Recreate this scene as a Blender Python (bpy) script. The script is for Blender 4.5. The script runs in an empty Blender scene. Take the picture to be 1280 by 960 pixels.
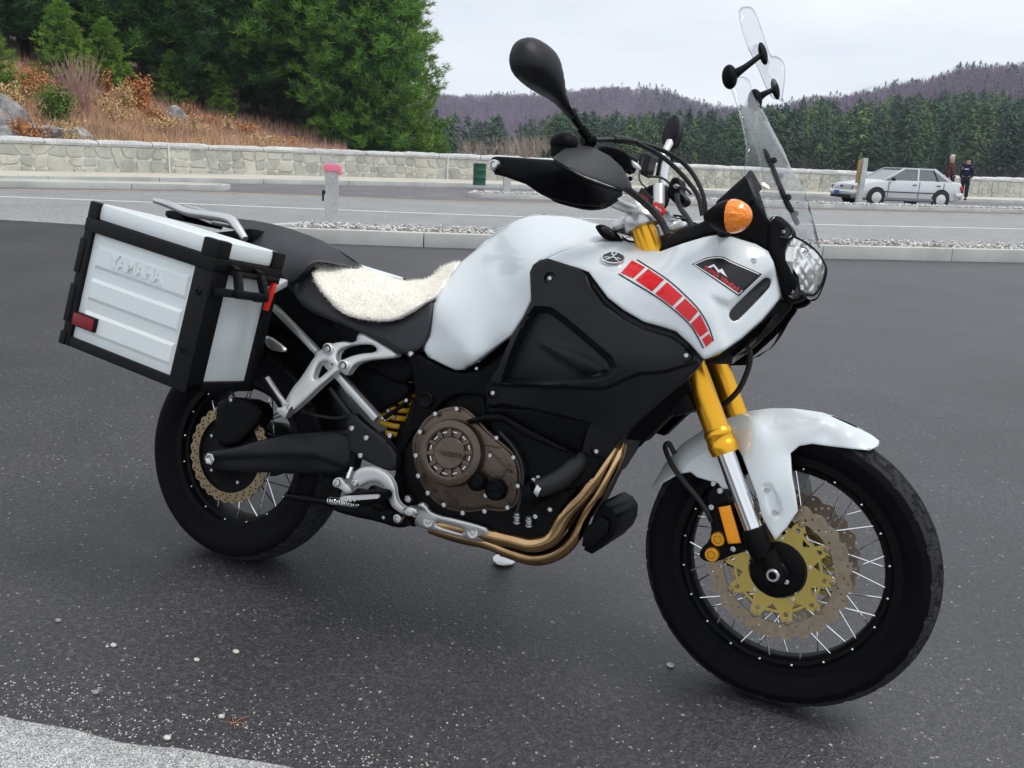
import bpy, bmesh, math, random
import numpy as np
from mathutils import Vector, Matrix
from mathutils.geometry import delaunay_2d_cdt
R = math.radians
SC = bpy.context.scene
COL = SC.collection

# ---------------------------------------------------------------- camera
CP = np.array([1.65742, -1.86465, 1.19277])
YAW, PIT, ROLL = R(-22.962), R(14.654), R(2.575)
FPX = 1076.4                                   # focal length for a 1280 px wide picture
LEAN, STEER = R(11.909), R(-5.844)
_fw = np.array([math.sin(YAW)*math.cos(PIT), math.cos(YAW)*math.cos(PIT), -math.sin(PIT)])
_r = np.array([math.cos(YAW), -math.sin(YAW), 0.0]); _u = np.cross(_r, _fw)
_r2 = _r*math.cos(ROLL)+_u*math.sin(ROLL); _u2 = _u*math.cos(ROLL)-_r*math.sin(ROLL)
cam = bpy.data.cameras.new('camera'); camo = bpy.data.objects.new('camera', cam); COL.objects.link(camo)
m = Matrix(((_r2[0], _u2[0], -_fw[0], CP[0]), (_r2[1], _u2[1], -_fw[1], CP[1]), (_r2[2], _u2[2], -_fw[2], CP[2]), (0, 0, 0, 1)))
camo.matrix_world = m
cam.sensor_width = 36; cam.lens = FPX/1280*36; cam.clip_start = .05; cam.clip_end = 6000
SC.camera = camo

# ---------------------------------------------------------------- sky, sun, exposure
SUN_EL, SUN_AZ = R(66), R(8)                 # soft sun behind cloud; azimuth measured from +X towards +Y
w = bpy.data.worlds.new('World'); SC.world = w; w.use_nodes = True
nt = w.node_tree; nt.nodes.clear()
def nd(t, tree, **k):
    n = tree.nodes.new(t)
    for a, b in k.items(): setattr(n, a, b)
    return n
sky = nd('ShaderNodeTexSky', nt, sky_type='NISHITA', sun_disc=False)
sky.sun_elevation = SUN_EL; sky.sun_rotation = R(90)-SUN_AZ
bg1 = nd('ShaderNodeBackground', nt); bg1.inputs[1].default_value = .10
tc = nd('ShaderNodeTexCoord', nt); mp = nd('ShaderNodeMapping', nt); mp.inputs['Scale'].default_value = (1.1, 1.1, 4.5)
no = nd('ShaderNodeTexNoise', nt); no.inputs['Scale'].default_value = 2.2; no.inputs['Detail'].default_value = 7; no.inputs['Roughness'].default_value = .55
cr = nd('ShaderNodeValToRGB', nt)
cr.color_ramp.elements[0].position = .33; cr.color_ramp.elements[0].color = (.72, .765, .83, 1)
cr.color_ramp.elements[1].position = .66; cr.color_ramp.elements[1].color = (.93, .965, 1.0, 1)
bg2 = nd('ShaderNodeBackground', nt); bg2.inputs[1].default_value = .98
mx = nd('ShaderNodeMixShader', nt); mx.inputs[0].default_value = .93
wo = nd('ShaderNodeOutputWorld', nt)
L = nt.links.new
L(tc.outputs['Generated'], mp.inputs[0]); L(mp.outputs[0], no.inputs['Vector']); L(no.outputs[0], cr.inputs[0]); L(cr.outputs[0], bg2.inputs[0])
L(sky.outputs[0], bg1.inputs[0]); L(bg1.outputs[0], mx.inputs[1]); L(bg2.outputs[0], mx.inputs[2]); L(mx.outputs[0], wo.inputs[0])
sl = bpy.data.lights.new('sun', 'SUN'); so = bpy.data.objects.new('sun', sl); COL.objects.link(so)
sl.energy = 1.5; sl.angle = R(16); sl.color = (1, .965, .92)
sd = Vector((math.cos(SUN_EL)*math.cos(SUN_AZ), math.cos(SUN_EL)*math.sin(SUN_AZ), math.sin(SUN_EL)))
so.rotation_euler = sd.to_track_quat('Z', 'Y').to_euler()
SC.cycles.transparent_max_bounces = 48; SC.cycles.max_bounces = 10
vs = SC.view_settings; vs.view_transform = 'Standard'; vs.look = 'None'; vs.gamma = 1; vs.exposure = .32; vs.use_curve_mapping = False

# ---------------------------------------------------------------- pixel -> place
def rays(px, py):
    px = np.asarray(px, float); py = np.asarray(py, float)
    return _fw + _r2*((px-640)/FPX)[..., None] + _u2*((480-py)/FPX)[..., None]
def rotx(a): c, s = math.cos(a), math.sin(a); return np.array([[1, 0, 0], [0, c, -s], [0, s, c]])
def axisrot(k, a):
    K = np.array([[0, -k[2], k[1]], [k[2], 0, -k[0]], [-k[1], k[0], 0]]); return np.eye(3)+math.sin(a)*K+(1-math.cos(a))*K@K
SAX = np.array([-math.sin(R(28)), 0, math.cos(R(28))]); SAP = np.array([1.666, 0, 0])
RL = rotx(-LEAN); RS = axisrot(SAX, STEER)
def steer(V): return (np.asarray(V, float)-SAP)@RS.T+SAP
def bk(px, py, lat, st=False):
    """bike-frame point on the pixel's ray at lateral distance lat (right side negative)"""
    px = np.asarray(px, float); py = np.asarray(py, float); lat = np.asarray(lat, float)
    o = RL.T@CP; d = rays(px, py)@RL
    if st: o = RS.T@(o-SAP)+SAP; d = d@RS
    t = (lat-o[1])/d[..., 1]
    return o+d*t[..., None]
NW = np.array([-math.sin(R(33)), math.cos(R(33)), 0]); KS = .014; S0 = 9.5
def zt(x, y): return KS*np.maximum(0, NW[0]*np.asarray(x)+NW[1]*np.asarray(y)-S0)
def gp(px, py, dz=0.0):
    """ground point seen at a pixel: flat lot, then the gently rising road"""
    d = rays(px, py); o = CP-np.array([0, 0, dz])
    t = (KS*(NW@o-S0)-o[2])/(d[2]-KS*(NW@d)); P = o+d*t
    if NW@P < S0: P = o+d*(-o[2]/d[2])
    P[2] += dz; return P
def at(px, py, dist):
    """point at a horizontal distance along a pixel's ray"""
    d = rays(px, py); return CP+d*(dist/math.hypot(d[0], d[1]))

# ---------------------------------------------------------------- materials
MATS = {}
def mat(name, col, rough=.5, metal=0., noise=None, bump=None, spec=.5, coat=0., var=.0, vscale=6., alpha=None, trans=0., ior=1.45, emit=None, sheen=0):
    """noise=(scale, amount) fine colour grain; bump=(scale, strength); var = broad colour variation"""
    if name in MATS: return MATS[name]
    M = bpy.data.materials.new(name); M.use_nodes = True; t = M.node_tree; b = t.nodes['Principled BSDF']
    b.inputs['Base Color'].default_value = (*col, 1); b.inputs['Roughness'].default_value = rough; b.inputs['Metallic'].default_value = metal
    b.inputs['Specular IOR Level'].default_value = spec; b.inputs['Coat Weight'].default_value = coat; b.inputs['Coat Roughness'].default_value = .06
    b.inputs['Transmission Weight'].default_value = trans; b.inputs['IOR'].default_value = ior
    if sheen: b.inputs['Sheen Weight'].default_value = sheen
    tc = nd('ShaderNodeTexCoord', t); src = None
    if noise or var:
        mixn = nd('ShaderNodeMix', t, data_type='RGBA', blend_type='MULTIPLY'); mixn.inputs[0].default_value = 1
        mixn.inputs[6].default_value = (*col, 1)
        mm = nd('ShaderNodeMath', t, operation='MULTIPLY'); mm.inputs[0].default_value = 1; mm.inputs[1].default_value = 1
        def chan(sc, am, det, slot):
            n = nd('ShaderNodeTexNoise', t); n.inputs['Scale'].default_value = sc; n.inputs['Detail'].default_value = det
            r = nd('ShaderNodeMapRange', t); r.inputs[1].default_value = .3; r.inputs[2].default_value = .7; r.inputs[3].default_value = 1-am; r.inputs[4].default_value = 1+am
            t.links.new(tc.outputs['Object'], n.inputs['Vector']); t.links.new(n.outputs[0], r.inputs[0]); t.links.new(r.outputs[0], mm.inputs[slot])
        if noise: chan(noise[0], noise[1], 3, 0)
        if var: chan(vscale, var, 5, 1)
        t.links.new(mm.outputs[0], mixn.inputs[7]); t.links.new(mixn.outputs[2], b.inputs['Base Color'])
    if bump:
        n = nd('ShaderNodeTexNoise', t); n.inputs['Scale'].default_value = bump[0]; n.inputs['Detail'].default_value = 4
        bp = nd('ShaderNodeBump', t); bp.inputs['Strength'].default_value = bump[1]; bp.inputs['Distance'].default_value = .01
        t.links.new(tc.outputs['Object'], n.inputs['Vector']); t.links.new(n.outputs[0], bp.inputs['Height']); t.links.new(bp.outputs[0], b.inputs['Normal'])
    if emit: b.inputs['Emission Color'].default_value = (*emit[0], 1); b.inputs['Emission Strength'].default_value = emit[1]
    MATS[name] = M; return M
def asphalt(name, col, speck, amount, rough=.72, scale=190, patch=.18, spec=.55, grain=.3, bmp=.7):
    M = bpy.data.materials.new(name); M.use_nodes = True; t = M.node_tree; b = t.nodes['Principled BSDF']; l = t.links.new
    tc = nd('ShaderNodeTexCoord', t)
    v = nd('ShaderNodeTexVoronoi', t); v.inputs['Scale'].default_value = scale
    sep = nd('ShaderNodeSeparateColor', t); l(v.outputs['Color'], sep.inputs[0])
    rp = nd('ShaderNodeValToRGB', t); e = rp.color_ramp.elements
    e[0].position = 0; e[0].color = tuple(c*.45 for c in col)+(1,); e[1].position = 1; e[1].color = speck+(1,)
    a = e.new(.5); a.color = col+(1,); a = e.new(1-amount); a.color = tuple(c*1.9 for c in col)+(1,)
    l(sep.outputs[0], rp.inputs[0])
    n = nd('ShaderNodeTexNoise', t); n.inputs['Scale'].default_value = .9; n.inputs['Detail'].default_value = 8; n.inputs['Roughness'].default_value = .62
    mr = nd('ShaderNodeMapRange', t); mr.inputs[1].default_value = .3; mr.inputs[2].default_value = .7; mr.inputs[3].default_value = 1-patch; mr.inputs[4].default_value = 1+patch
    mixn = nd('ShaderNodeMix', t, data_type='RGBA', blend_type='MULTIPLY'); mixn.inputs[0].default_value = 1
    n2 = nd('ShaderNodeTexNoise', t); n2.inputs['Scale'].default_value = 55; n2.inputs['Detail'].default_value = 6; n2.inputs['Roughness'].default_value = .7
    mr2 = nd('ShaderNodeMapRange', t); mr2.inputs[1].default_value = .3; mr2.inputs[2].default_value = .7; mr2.inputs[3].default_value = 1-grain; mr2.inputs[4].default_value = 1+grain
    mm2 = nd('ShaderNodeMath', t, operation='MULTIPLY'); l(tc.outputs['Object'], n2.inputs['Vector']); l(n2.outputs[0], mr2.inputs[0]); l(mr2.outputs[0], mm2.inputs[0]); l(mr.outputs[0], mm2.inputs[1])
    l(n.outputs[0], mr.inputs[0]); l(rp.outputs[0], mixn.inputs[6]); l(mm2.outputs[0], mixn.inputs[7]); l(mixn.outputs[2], b.inputs['Base Color'])
    bp = nd('ShaderNodeBump', t); bp.inputs['Strength'].default_value = bmp; bp.inputs['Distance'].default_value = .004
    l(v.outputs['Distance'], bp.inputs['Height']); l(bp.outputs[0], b.inputs['Normal'])
    for q in (v, n): l(tc.outputs['Object'], q.inputs['Vector'])
    b.inputs['Roughness'].default_value = rough; b.inputs['Specular IOR Level'].default_value = spec
    MATS[name] = M; return M
def clear_mat(name, tint=(1, 1, 1), gloss=.25, rough=.03):
    """thin clear plastic sheet: transparent with a fresnel reflection"""
    M = bpy.data.materials.new(name); M.use_nodes = True; t = M.node_tree; t.nodes.clear(); l = t.links.new
    o = nd('ShaderNodeOutputMaterial', t); tr = nd('ShaderNodeBsdfTransparent', t); tr.inputs[0].default_value = (*tint, 1)
    g = nd('ShaderNodeBsdfGlossy', t); g.inputs['Roughness'].default_value = rough
    lw = nd('ShaderNodeLayerWeight', t); lw.inputs[0].default_value = .5
    pw = nd('ShaderNodeMath', t, operation='POWER'); pw.inputs[1].default_value = 3.0; l(lw.outputs['Facing'], pw.inputs[0])
    ma = nd('ShaderNodeMath', t, operation='MULTIPLY_ADD'); ma.inputs[1].default_value = gloss; ma.inputs[2].default_value = .03; l(pw.outputs[0], ma.inputs[0])
    mxs = nd('ShaderNodeMixShader', t); l(ma.outputs[0], mxs.inputs[0]); l(tr.outputs[0], mxs.inputs[1]); l(g.outputs[0], mxs.inputs[2]); l(mxs.outputs[0], o.inputs[0])
    MATS[name] = M; return M

# ---------------------------------------------------------------- mesh helpers
def link(o, parent=None):
    COL.objects.link(o)
    if parent is not None: o.parent = parent
    return o
def tag(o, label=None, cat=None, group=None, kind=None, category=None):
    cat = cat or category
    for k, v in (('label', label), ('category', cat), ('group', group), ('kind', kind)):
        if v: o[k] = v
    return o
def thing(name, label, cat, loc=(0, 0, 0), rz=0, group=None):
    o = bpy.data.objects.new(name, None); o.empty_display_size = .1; link(o); o.location = loc; o.rotation_euler = (0, 0, rz)
    return tag(o, label, cat, group)
def mesh(name, V, F, mt, smooth=40):
    me = bpy.data.meshes.new(name)
    me.from_pydata([tuple(v) for v in np.asarray(V, float)], [], [tuple(int(i) for i in f) for f in F])
    if mt is not None: me.materials.append(MATS[mt] if isinstance(mt, str) else mt)
    if smooth:
        me.shade_smooth()
        if smooth < 179: me.set_sharp_from_angle(angle=R(smooth))
    me.validate(); me.update()
    return me
def obj(name, V, F, mt, parent=None, smooth=40, **k):
    o = bpy.data.objects.new(name, mesh(name, V, F, mt, smooth)); link(o, parent); return tag(o, **k)
def fast_mesh(name, V, T, mt, smooth=False):
    """numpy arrays straight to a triangle mesh"""
    V = np.asarray(V, np.float32); T = np.asarray(T, np.int32)
    me = bpy.data.meshes.new(name); me.vertices.add(len(V)); me.vertices.foreach_set('co', V.ravel())
    me.loops.add(T.size); me.loops.foreach_set('vertex_index', T.ravel())
    me.polygons.add(len(T)); me.polygons.foreach_set('loop_start', np.arange(0, T.size, T.shape[1], dtype=np.int32))
    me.update(calc_edges=True); me.materials.append(MATS[mt])
    if smooth: me.shade_smooth()
    return me
def frame_of(d):
    d = np.asarray(d, float); d = d/np.linalg.norm(d)
    a = np.array([0, 0, 1.]) if abs(d[2]) < .9 else np.array([1., 0, 0])
    x = np.cross(a, d); x /= np.linalg.norm(x); return x, np.cross(d, x), d
def spline(P, n=6, closed=False):
    P = np.asarray(P, float); N = len(P); out = []
    rng = range(N if closed else N-1)
    for i in rng:
        p1, p2 = P[i], P[(i+1) % N]
        p0 = P[i-1] if (closed or i > 0) else 2*p1-p2
        p3 = P[(i+2) % N] if (closed or i+2 < N) else 2*p2-p1
        for k in range(n):
            t = k/n
            out.append(.5*((2*p1)+(-p0+p2)*t+(2*p0-5*p1+4*p2-p3)*t*t+(-p0+3*p1-3*p2+p3)*t**3))
    if not closed: out.append(P[-1])
    return np.array(out)
def chaikin(P, n=2, q=.25):
    P = np.asarray(P, float)
    for _ in range(n):
        N = np.roll(P, -1, 0); P = np.stack([P*(1-q)+N*q, P*q+N*(1-q)], 1).reshape(-1, P.shape[1])
    return P
class MB:
    def __init__(s): s.V = []; s.F = []; s.n = 0
    def add(s, V, F):
        V = np.asarray(V, float); s.V.append(V); s.F += [tuple(i+s.n for i in f) for f in F]; s.n += len(V); return s
    def box(s, c, size, rot=None, bev=.0):
        bm = bmesh.new(); bmesh.ops.create_cube(bm, size=1); bmesh.ops.scale(bm, vec=size, verts=bm.verts)
        if bev: bmesh.ops.bevel(bm, geom=list(bm.edges), offset=bev, segments=2, affect='EDGES', profile=.6)
        V = np.array([v.co[:] for v in bm.verts]); bm.verts.index_update(); F = [tuple(v.index for v in f.verts) for f in bm.faces]; bm.free()
        if rot is not None: V = V@np.asarray(rot).T
        return s.add(V+np.asarray(c, float), F)
    def bar(s, a, b, wd, ht, up=(0, 0, 1), bev=.0):
        """box beam from a to b"""
        a = np.asarray(a, float); b = np.asarray(b, float); d = b-a; Ln = np.linalg.norm(d); d /= Ln
        x = np.cross(np.asarray(up, float), d); x /= np.linalg.norm(x); y = np.cross(d, x)
        return s.box((a+b)/2, (wd, ht, Ln), np.stack([x, y, d], 1), bev)
    def tube(s, P, r, seg=12, sm=0, caps=True, flat=1.0):
        P = np.asarray(P, float)
        r = np.full(len(P), r, float) if np.isscalar(r) else np.asarray(r, float)
        if sm:
            Q = spline(np.c_[P, r], sm); P, r = Q[:, :3], Q[:, 3]
        n = len(P); T = np.gradient(P, axis=0) if n > 2 else np.array([P[1]-P[0]]*2)
        T /= np.linalg.norm(T, axis=1)[:, None]
        x, y, _ = frame_of(T[0]); th = np.linspace(0, 2*np.pi, seg, endpoint=False); V = []
        for i in range(n):
            x = x-T[i]*(x@T[i]); x /= np.linalg.norm(x); y = np.cross(T[i], x)
            V.append(P[i]+r[i]*(np.cos(th)[:, None]*x+flat*np.sin(th)[:, None]*y))
        F = [(i*seg+j, i*seg+(j+1) % seg, (i+1)*seg+(j+1) % seg, (i+1)*seg+j) for i in range(n-1) for j in range(seg)]
        if caps: F += [tuple(range(seg-1, -1, -1)), tuple((n-1)*seg+j for j in range(seg))]
        return s.add(np.concatenate(V), F)
    def cyl(s, a, b, r0, r1=None, seg=20, bev=0):
        r1 = r0 if r1 is None else r1; a = np.asarray(a, float); b = np.asarray(b, float)
        if bev:
            d = (b-a)/np.linalg.norm(b-a)
            return s.tube([a, a+d*bev*.01, a+d*bev, b-d*bev, b-d*bev*.01, b], [r0-bev, r0-bev*.9, r0, r1, r1-bev*.9, r1-bev], seg)
        return s.tube([a, b], [r0, r1], seg)
    def lathe(s, prof, c, axis, seg=48, closed=False):
        """prof: (axial, radius) pairs"""
        x, y, d = frame_of(axis); c = np.asarray(c, float); th = np.linspace(0, 2*np.pi, seg, endpoint=False); n = len(prof)
        rd = np.cos(th)[:, None]*x+np.sin(th)[:, None]*y
        V = np.concatenate([c+d*a+rd*rr for a, rr in prof])
        rng = range(n if closed else n-1)
        F = [(i*seg+j, i*seg+(j+1) % seg, ((i+1) % n)*seg+(j+1) % seg, ((i+1) % n)*seg+j) for i in rng for j in range(seg)]
        return s.add(V, F)
    def ball(s, c, r, seg=16, rings=10, rot=None):
        r = np.asarray((r, r, r) if np.isscalar(r) else r, float)
        V = []
        for i in range(1, rings):
            ph = np.pi*i/rings; th = np.linspace(0, 2*np.pi, seg, endpoint=False)
            V.append(np.stack([np.sin(ph)*np.cos(th), np.sin(ph)*np.sin(th), np.full(seg, np.cos(ph))], -1))
        V = np.concatenate(V+[np.array([[0, 0, 1.], [0, 0, -1.]])])*r
        if rot is not None: V = V@np.asarray(rot).T
        F = [(i*seg+j, (i+1)*seg+j, (i+1)*seg+(j+1) % seg, i*seg+(j+1) % seg) for i in range(rings-2) for j in range(seg)]
        nT = (rings-1)*seg
        F += [(nT, j, (j+1) % seg) for j in range(seg)]+[(nT+1, (rings-2)*seg+(j+1) % seg, (rings-2)*seg+j) for j in range(seg)]
        return s.add(V+np.asarray(c, float), F)
    def build(s, name, mt, parent=None, st=False, mirror=False, smooth=40, **k):
        V = np.concatenate(s.V); F = s.F
        if mirror: V = V*[1, -1, 1]; F = [f[::-1] for f in F]
        if st: V = steer(V)
        return obj(name, V, F, mt, parent, smooth, **k)
def resample(P, step, closed=True):
    P = np.asarray(P, float); Q = np.vstack([P, P[:1]]) if closed else P
    out = []
    for a, b in zip(Q[:-1], Q[1:]):
        n = max(1, int(np.ceil(np.linalg.norm(b-a)/step)))
        out += [a+(b-a)*i/n for i in range(n)]
    if not closed: out.append(Q[-1])
    return np.array(out)
def inside(pts, poly):
    x, y = pts[:, 0], pts[:, 1]; c = np.zeros(len(pts), bool); n = len(poly); j = n-1
    for i in range(n):
        xi, yi = poly[i]; xj, yj = poly[j]
        if yi != yj:
            c ^= ((yi > y) != (yj > y)) & (x < (xj-xi)*(y-yi)/(yj-yi)+xi)
        j = i
    return c
def dist_poly(pts, poly, closed=True):
    A = np.asarray(poly, float); Bq = np.roll(A, -1, 0)
    if not closed: A, Bq = A[:-1], Bq[:-1]
    d = np.full(len(pts), 1e9)
    for a, b in zip(A, Bq):
        ab = b-a; t = np.clip(((pts-a)@ab)/max(ab@ab, 1e-9), 0, 1); q = pts-(a+t[:, None]*ab); d = np.minimum(d, np.sqrt((q*q).sum(1)))
    return d
def tri2d(outline, step, holes=(), grid=None, rings=(), feats=()):
    """dense triangulation of a 2-D outline; returns points, triangles, outline used"""
    o = resample(outline, step); loops = [o]+[resample(h, step) for h in holes]
    pts = np.concatenate(loops); edges = []; k = 0
    for lp in loops:
        n = len(lp); edges += [(k+i, k+(i+1) % n) for i in range(n)]; k += n
    g = grid or step; mn, mx_ = o.min(0), o.max(0); gx = np.arange(mn[0], mx_[0], g); gy = np.arange(mn[1], mx_[1], g*.866)
    X, Y = np.meshgrid(gx, gy); X = X+(np.arange(len(gy)) % 2)[:, None]*g*.5; I = np.stack([X.ravel(), Y.ravel()], -1)
    I = I[inside(I, o)]
    for h in loops[1:]: I = I[~inside(I, h)]
    rmax = max(rings) if len(rings) else 0
    for lp in loops: I = I[dist_poly(I, lp) > rmax+g*.45] if len(I) else I
    if len(rings):
        extra = []
        for li, lp in enumerate(loops):
            T = np.roll(lp, -1, 0)-np.roll(lp, 1, 0); T /= np.linalg.norm(T, axis=1)[:, None]+1e-9; Nn = np.stack([-T[:, 1], T[:, 0]], -1)
            if inside(lp[:1]+Nn[:1]*.05, lp)[0] != (li == 0): Nn = -Nn
            for r_ in rings:
                Q = lp+Nn*r_; ok = inside(Q, o)
                for h in loops[1:]: ok &= ~inside(Q, h)
                for l2 in loops: ok &= dist_poly(Q, l2) > r_*.97
                Q = Q[ok]; keep = []
                for q in Q:
                    if not keep or np.linalg.norm(q-keep[-1]) > min(step*.4, .5*step): keep.append(q)
                if keep: extra.append(np.array(keep))
        if extra: I = np.concatenate([I]+extra) if len(I) else np.concatenate(extra)
    for poly, wd_ in feats:
        q0 = resample(np.asarray(poly, float), step*.7); T = np.roll(q0, -1, 0)-np.roll(q0, 1, 0); T /= np.linalg.norm(T, axis=1)[:, None]+1e-9; Nn = np.stack([-T[:, 1], T[:, 0]], -1); add_ = []
        for s_ in (-.5, -.17, .17, .5):
            Q = q0+Nn*s_*wd_; ok = inside(Q, o) & (np.abs(dist_poly(Q, q0)-abs(s_)*wd_) < .12*wd_)
            for lp in loops: ok &= dist_poly(Q, lp) > rmax+.8
            add_.append(Q[ok])
        add_ = np.concatenate(add_)
        if len(add_):
            dm = dist_poly(I, q0) if len(I) else np.zeros(0); I = np.concatenate([I[dm > wd_*.5+step*.35], add_])
    P = np.concatenate([pts, I]) if len(I) else pts
    v, e, f, *_ = delaunay_2d_cdt([Vector((float(a), float(b))) for a, b in P], edges, [], 0, 1e-6)
    v = np.array([(q.x, q.y) for q in v]); f = np.array([t for t in f if len(t) == 3]); c = v[f].mean(1)
    ok = inside(c, o)
    for h in loops[1:]: ok &= ~inside(c, h)
    return v, f[ok], o
def solidify2(front, back, tris):
    """closed shell from matching front/back vertex arrays"""
    n = len(front); F = [tuple(t) for t in tris]+[(t[2]+n, t[1]+n, t[0]+n) for t in tris]
    cnt = {}
    for t in tris:
        for a, b in ((t[0], t[1]), (t[1], t[2]), (t[2], t[0])): cnt[(a, b)] = 1
    for (a, b) in cnt:
        if (b, a) not in cnt: F.append((b, a, a+n, b+n))
    return np.concatenate([front, back]), F
class Surf:
    """lateral distance of a body surface over the side view: thin-plate spline through control points plus local bumps"""
    def __init__(s, ctrl, bumps=()):
        c = np.asarray(ctrl, float); s.X = c[:, :2]/100; n = len(c)
        K = s.k(np.linalg.norm(s.X[:, None]-s.X[None], axis=-1)); P = np.c_[np.ones(n), s.X]
        A = np.zeros((n+3, n+3)); A[:n, :n] = K+np.eye(n)*1e-6; A[:n, n:] = P; A[n:, :n] = P.T
        s.w = np.linalg.solve(A, np.r_[c[:, 2], 0, 0, 0]); s.b = list(bumps)
    @staticmethod
    def k(r): return np.where(r > 1e-9, r*r*np.log(np.maximum(r, 1e-9)), 0)
    def __call__(s, p):
        p = np.asarray(p, float); q = p/100
        z = s.k(np.linalg.norm(q[:, None]-s.X[None], axis=-1))@s.w[:-3]+s.w[-3]+q@s.w[-2:]
        for poly, depth, wd in s.b:
            d = dist_poly(p, poly)*np.where(inside(p, poly), 1, -1); t = np.clip(d/wd+.5, 0, 1); z = z+depth*t*t*(3-2*t)
        return z
def panel(name, outline, surf, mt, parent, thick=.006, step=5, edge=(4, .004), st=False, mirror=False, holes=(), smooth=50, both=False, lift=0, whole=False, **k):
    """curved shell: side-view outline in photo pixels, lateral distance from surf, real thickness"""
    v, f, o = tri2d(outline, step, holes, rings=(edge[0]*.12, edge[0]*.4, edge[0]) if edge else (), feats=[(q[0], q[2]) for q in surf.b if q[2] <= 10] if isinstance(surf, Surf) else ())
    lat = surf(v) if callable(surf) else np.full(len(v), float(surf))
    lat = lat-lift
    if edge:
        d = dist_poly(v, o)
        for h in holes: d = np.minimum(d, dist_poly(v, h))
        q = np.clip(1-d/edge[0], 0, 1); lat = lat+edge[1]*(1-np.sqrt(1-q*q))
    Fr = bk(v[:, 0], v[:, 1], lat, st); Bk = Fr+[0, thick, 0]
    if whole:
        seam = np.abs(Fr[:, 1]) < .014; onb = dist_poly(v, o) < .3; sm_ = seam & onb; Fr[sm_, 1] = 0; Bk = Fr+[0, thick, 0]; Bk[:, 1] = np.minimum(Bk[:, 1], 0)
        Bk[sm_] = Fr[sm_]+[0, 0, -thick*.6]
    V, F = solidify2(Fr, Bk, f)
    if whole:
        n_ = len(Fr); F = [q for q in F if not (len(q) == 4 and sm_[q[0] % n_] and sm_[q[1] % n_])]
    # orientation: front must face the right-hand side (-y)
    t = np.array(F[0]); nrm = np.cross(V[t[1]]-V[t[0]], V[t[2]]-V[t[0]])
    if nrm[1] > 0: F = [q[::-1] for q in F]
    if whole:
        n_ = len(V); VV = np.concatenate([V, V*[1, -1, 1]]); FF = F+[tuple(i+n_ for i in q[::-1]) for q in F]
        rm = np.arange(2*n_); z0 = np.where(np.abs(V[:, 1]) < 1e-7)[0]; rm[z0+n_] = z0
        FF = [tuple(rm[i] for i in q) for q in FF]; used = np.unique(np.concatenate([np.array(q) for q in FF])); inv = np.full(2*n_, -1); inv[used] = np.arange(len(used))
        VV = VV[used]; FF = [tuple(inv[i] for i in q) for q in FF]; FF = [q for q in FF if len(set(q)) == len(q)]
        if st: VV = steer(VV)
        return obj(name, VV, FF, mt, parent, smooth, **k)
    res = []
    for mir in ((False, True) if both else (mirror,)):
        VV, FF = (V*[1, -1, 1], [q[::-1] for q in F]) if mir else (V, F)
        if st: VV = steer(VV)
        res.append(obj(name, VV, FF, mt, parent, smooth, **k))
    return res if both else res[0]
def tr(ox, oy, s, pts): return [(ox+p[0]/s, oy+p[1]/s, *p[2:]) for p in pts]
cA = lambda *p: tr(60, 230, 4, p)
cB = lambda *p: tr(320, 300, 4, p)
cC = lambda *p: tr(180, 460, 4, p)
cD = lambda *p: tr(400, 480, 4, p)
cE = lambda *p: tr(580, 240, 4, p)
cF = lambda *p: tr(580, 420, 4, p)
cG = lambda *p: tr(600, 20, 4, p)
cH = lambda *p: tr(840, 0, 4, p)
cI = lambda *p: tr(740, 220, 4, p)
cJ = lambda *p: tr(790, 420, 3.2, p)
cK = lambda *p: tr(790, 600, 3.2, p)
def text_mesh(s, size=1, bold=0.0):
    cu = bpy.data.curves.new('t', 'FONT'); cu.body = s; cu.size = size; cu.align_x = 'CENTER'; cu.align_y = 'CENTER'; cu.offset = bold
    o = bpy.data.objects.new('t', cu); COL.objects.link(o); dg = bpy.context.evaluated_depsgraph_get()
    me = bpy.data.meshes.new_from_object(o.evaluated_get(dg)); V = np.array([v.co[:2] for v in me.vertices]); F = [tuple(p.vertices) for p in me.polygons]
    bpy.data.objects.remove(o); bpy.data.curves.remove(cu); bpy.data.meshes.remove(me)
    return V, F
def slab(V2, F2, mapf, off):
    """flat figure (text, mark) mapped onto a surface with a little thickness; mapf(V2, lift)"""
    n = len(V2); A = mapf(V2, off); Bv = mapf(V2, -off*.5); F = [tuple(f) for f in F2]+[tuple(i+n for i in f[::-1]) for f in F2]
    cnt = set()
    for f in F2:
        for i in range(len(f)): cnt.add((f[i], f[(i+1) % len(f)]))
    F += [(b, a, a+n, b+n) for a, b in cnt if (b, a) not in cnt]
    return np.concatenate([A, Bv]), F
def arr(c): return np.array(c, float)
rnd = random.Random(7); nr = np.random.default_rng(7)
# ================================================================ GROUND, ROAD, WALL
asphalt('asphalt_lot', (.0200, .0183, .0225), (.26, .25, .24), .010, scale=170, patch=.55, spec=1.0, grain=.75, rough=.56, bmp=.35)
asphalt('asphalt_road', (.25, .257, .258), (.45, .45, .43), .06, scale=120, patch=.10, rough=.8, spec=.3)
asphalt('asphalt_apron', (.15, .145, .155), (.3, .3, .3), .05, scale=100, patch=.15, rough=.8, spec=.3)
mat('granite', (.50, .51, .51), .8, noise=(90, .4), var=.12, vscale=2.2, bump=(120, .5))
mat('granite_kerb', (.50, .51, .48), .8, noise=(120, .12), var=.16, vscale=1.6, bump=(90, .3))
mat('wall_stone_a', (.45, .45, .405), .9, noise=(30, .2), var=.18, vscale=2, bump=(25, .5))
mat('wall_stone_b', (.40, .405, .365), .9, noise=(30, .2), var=.18, vscale=2, bump=(25, .5))
mat('wall_stone_c', (.53, .515, .45), .9, noise=(30, .2), var=.2, vscale=2, bump=(25, .5))
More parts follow.
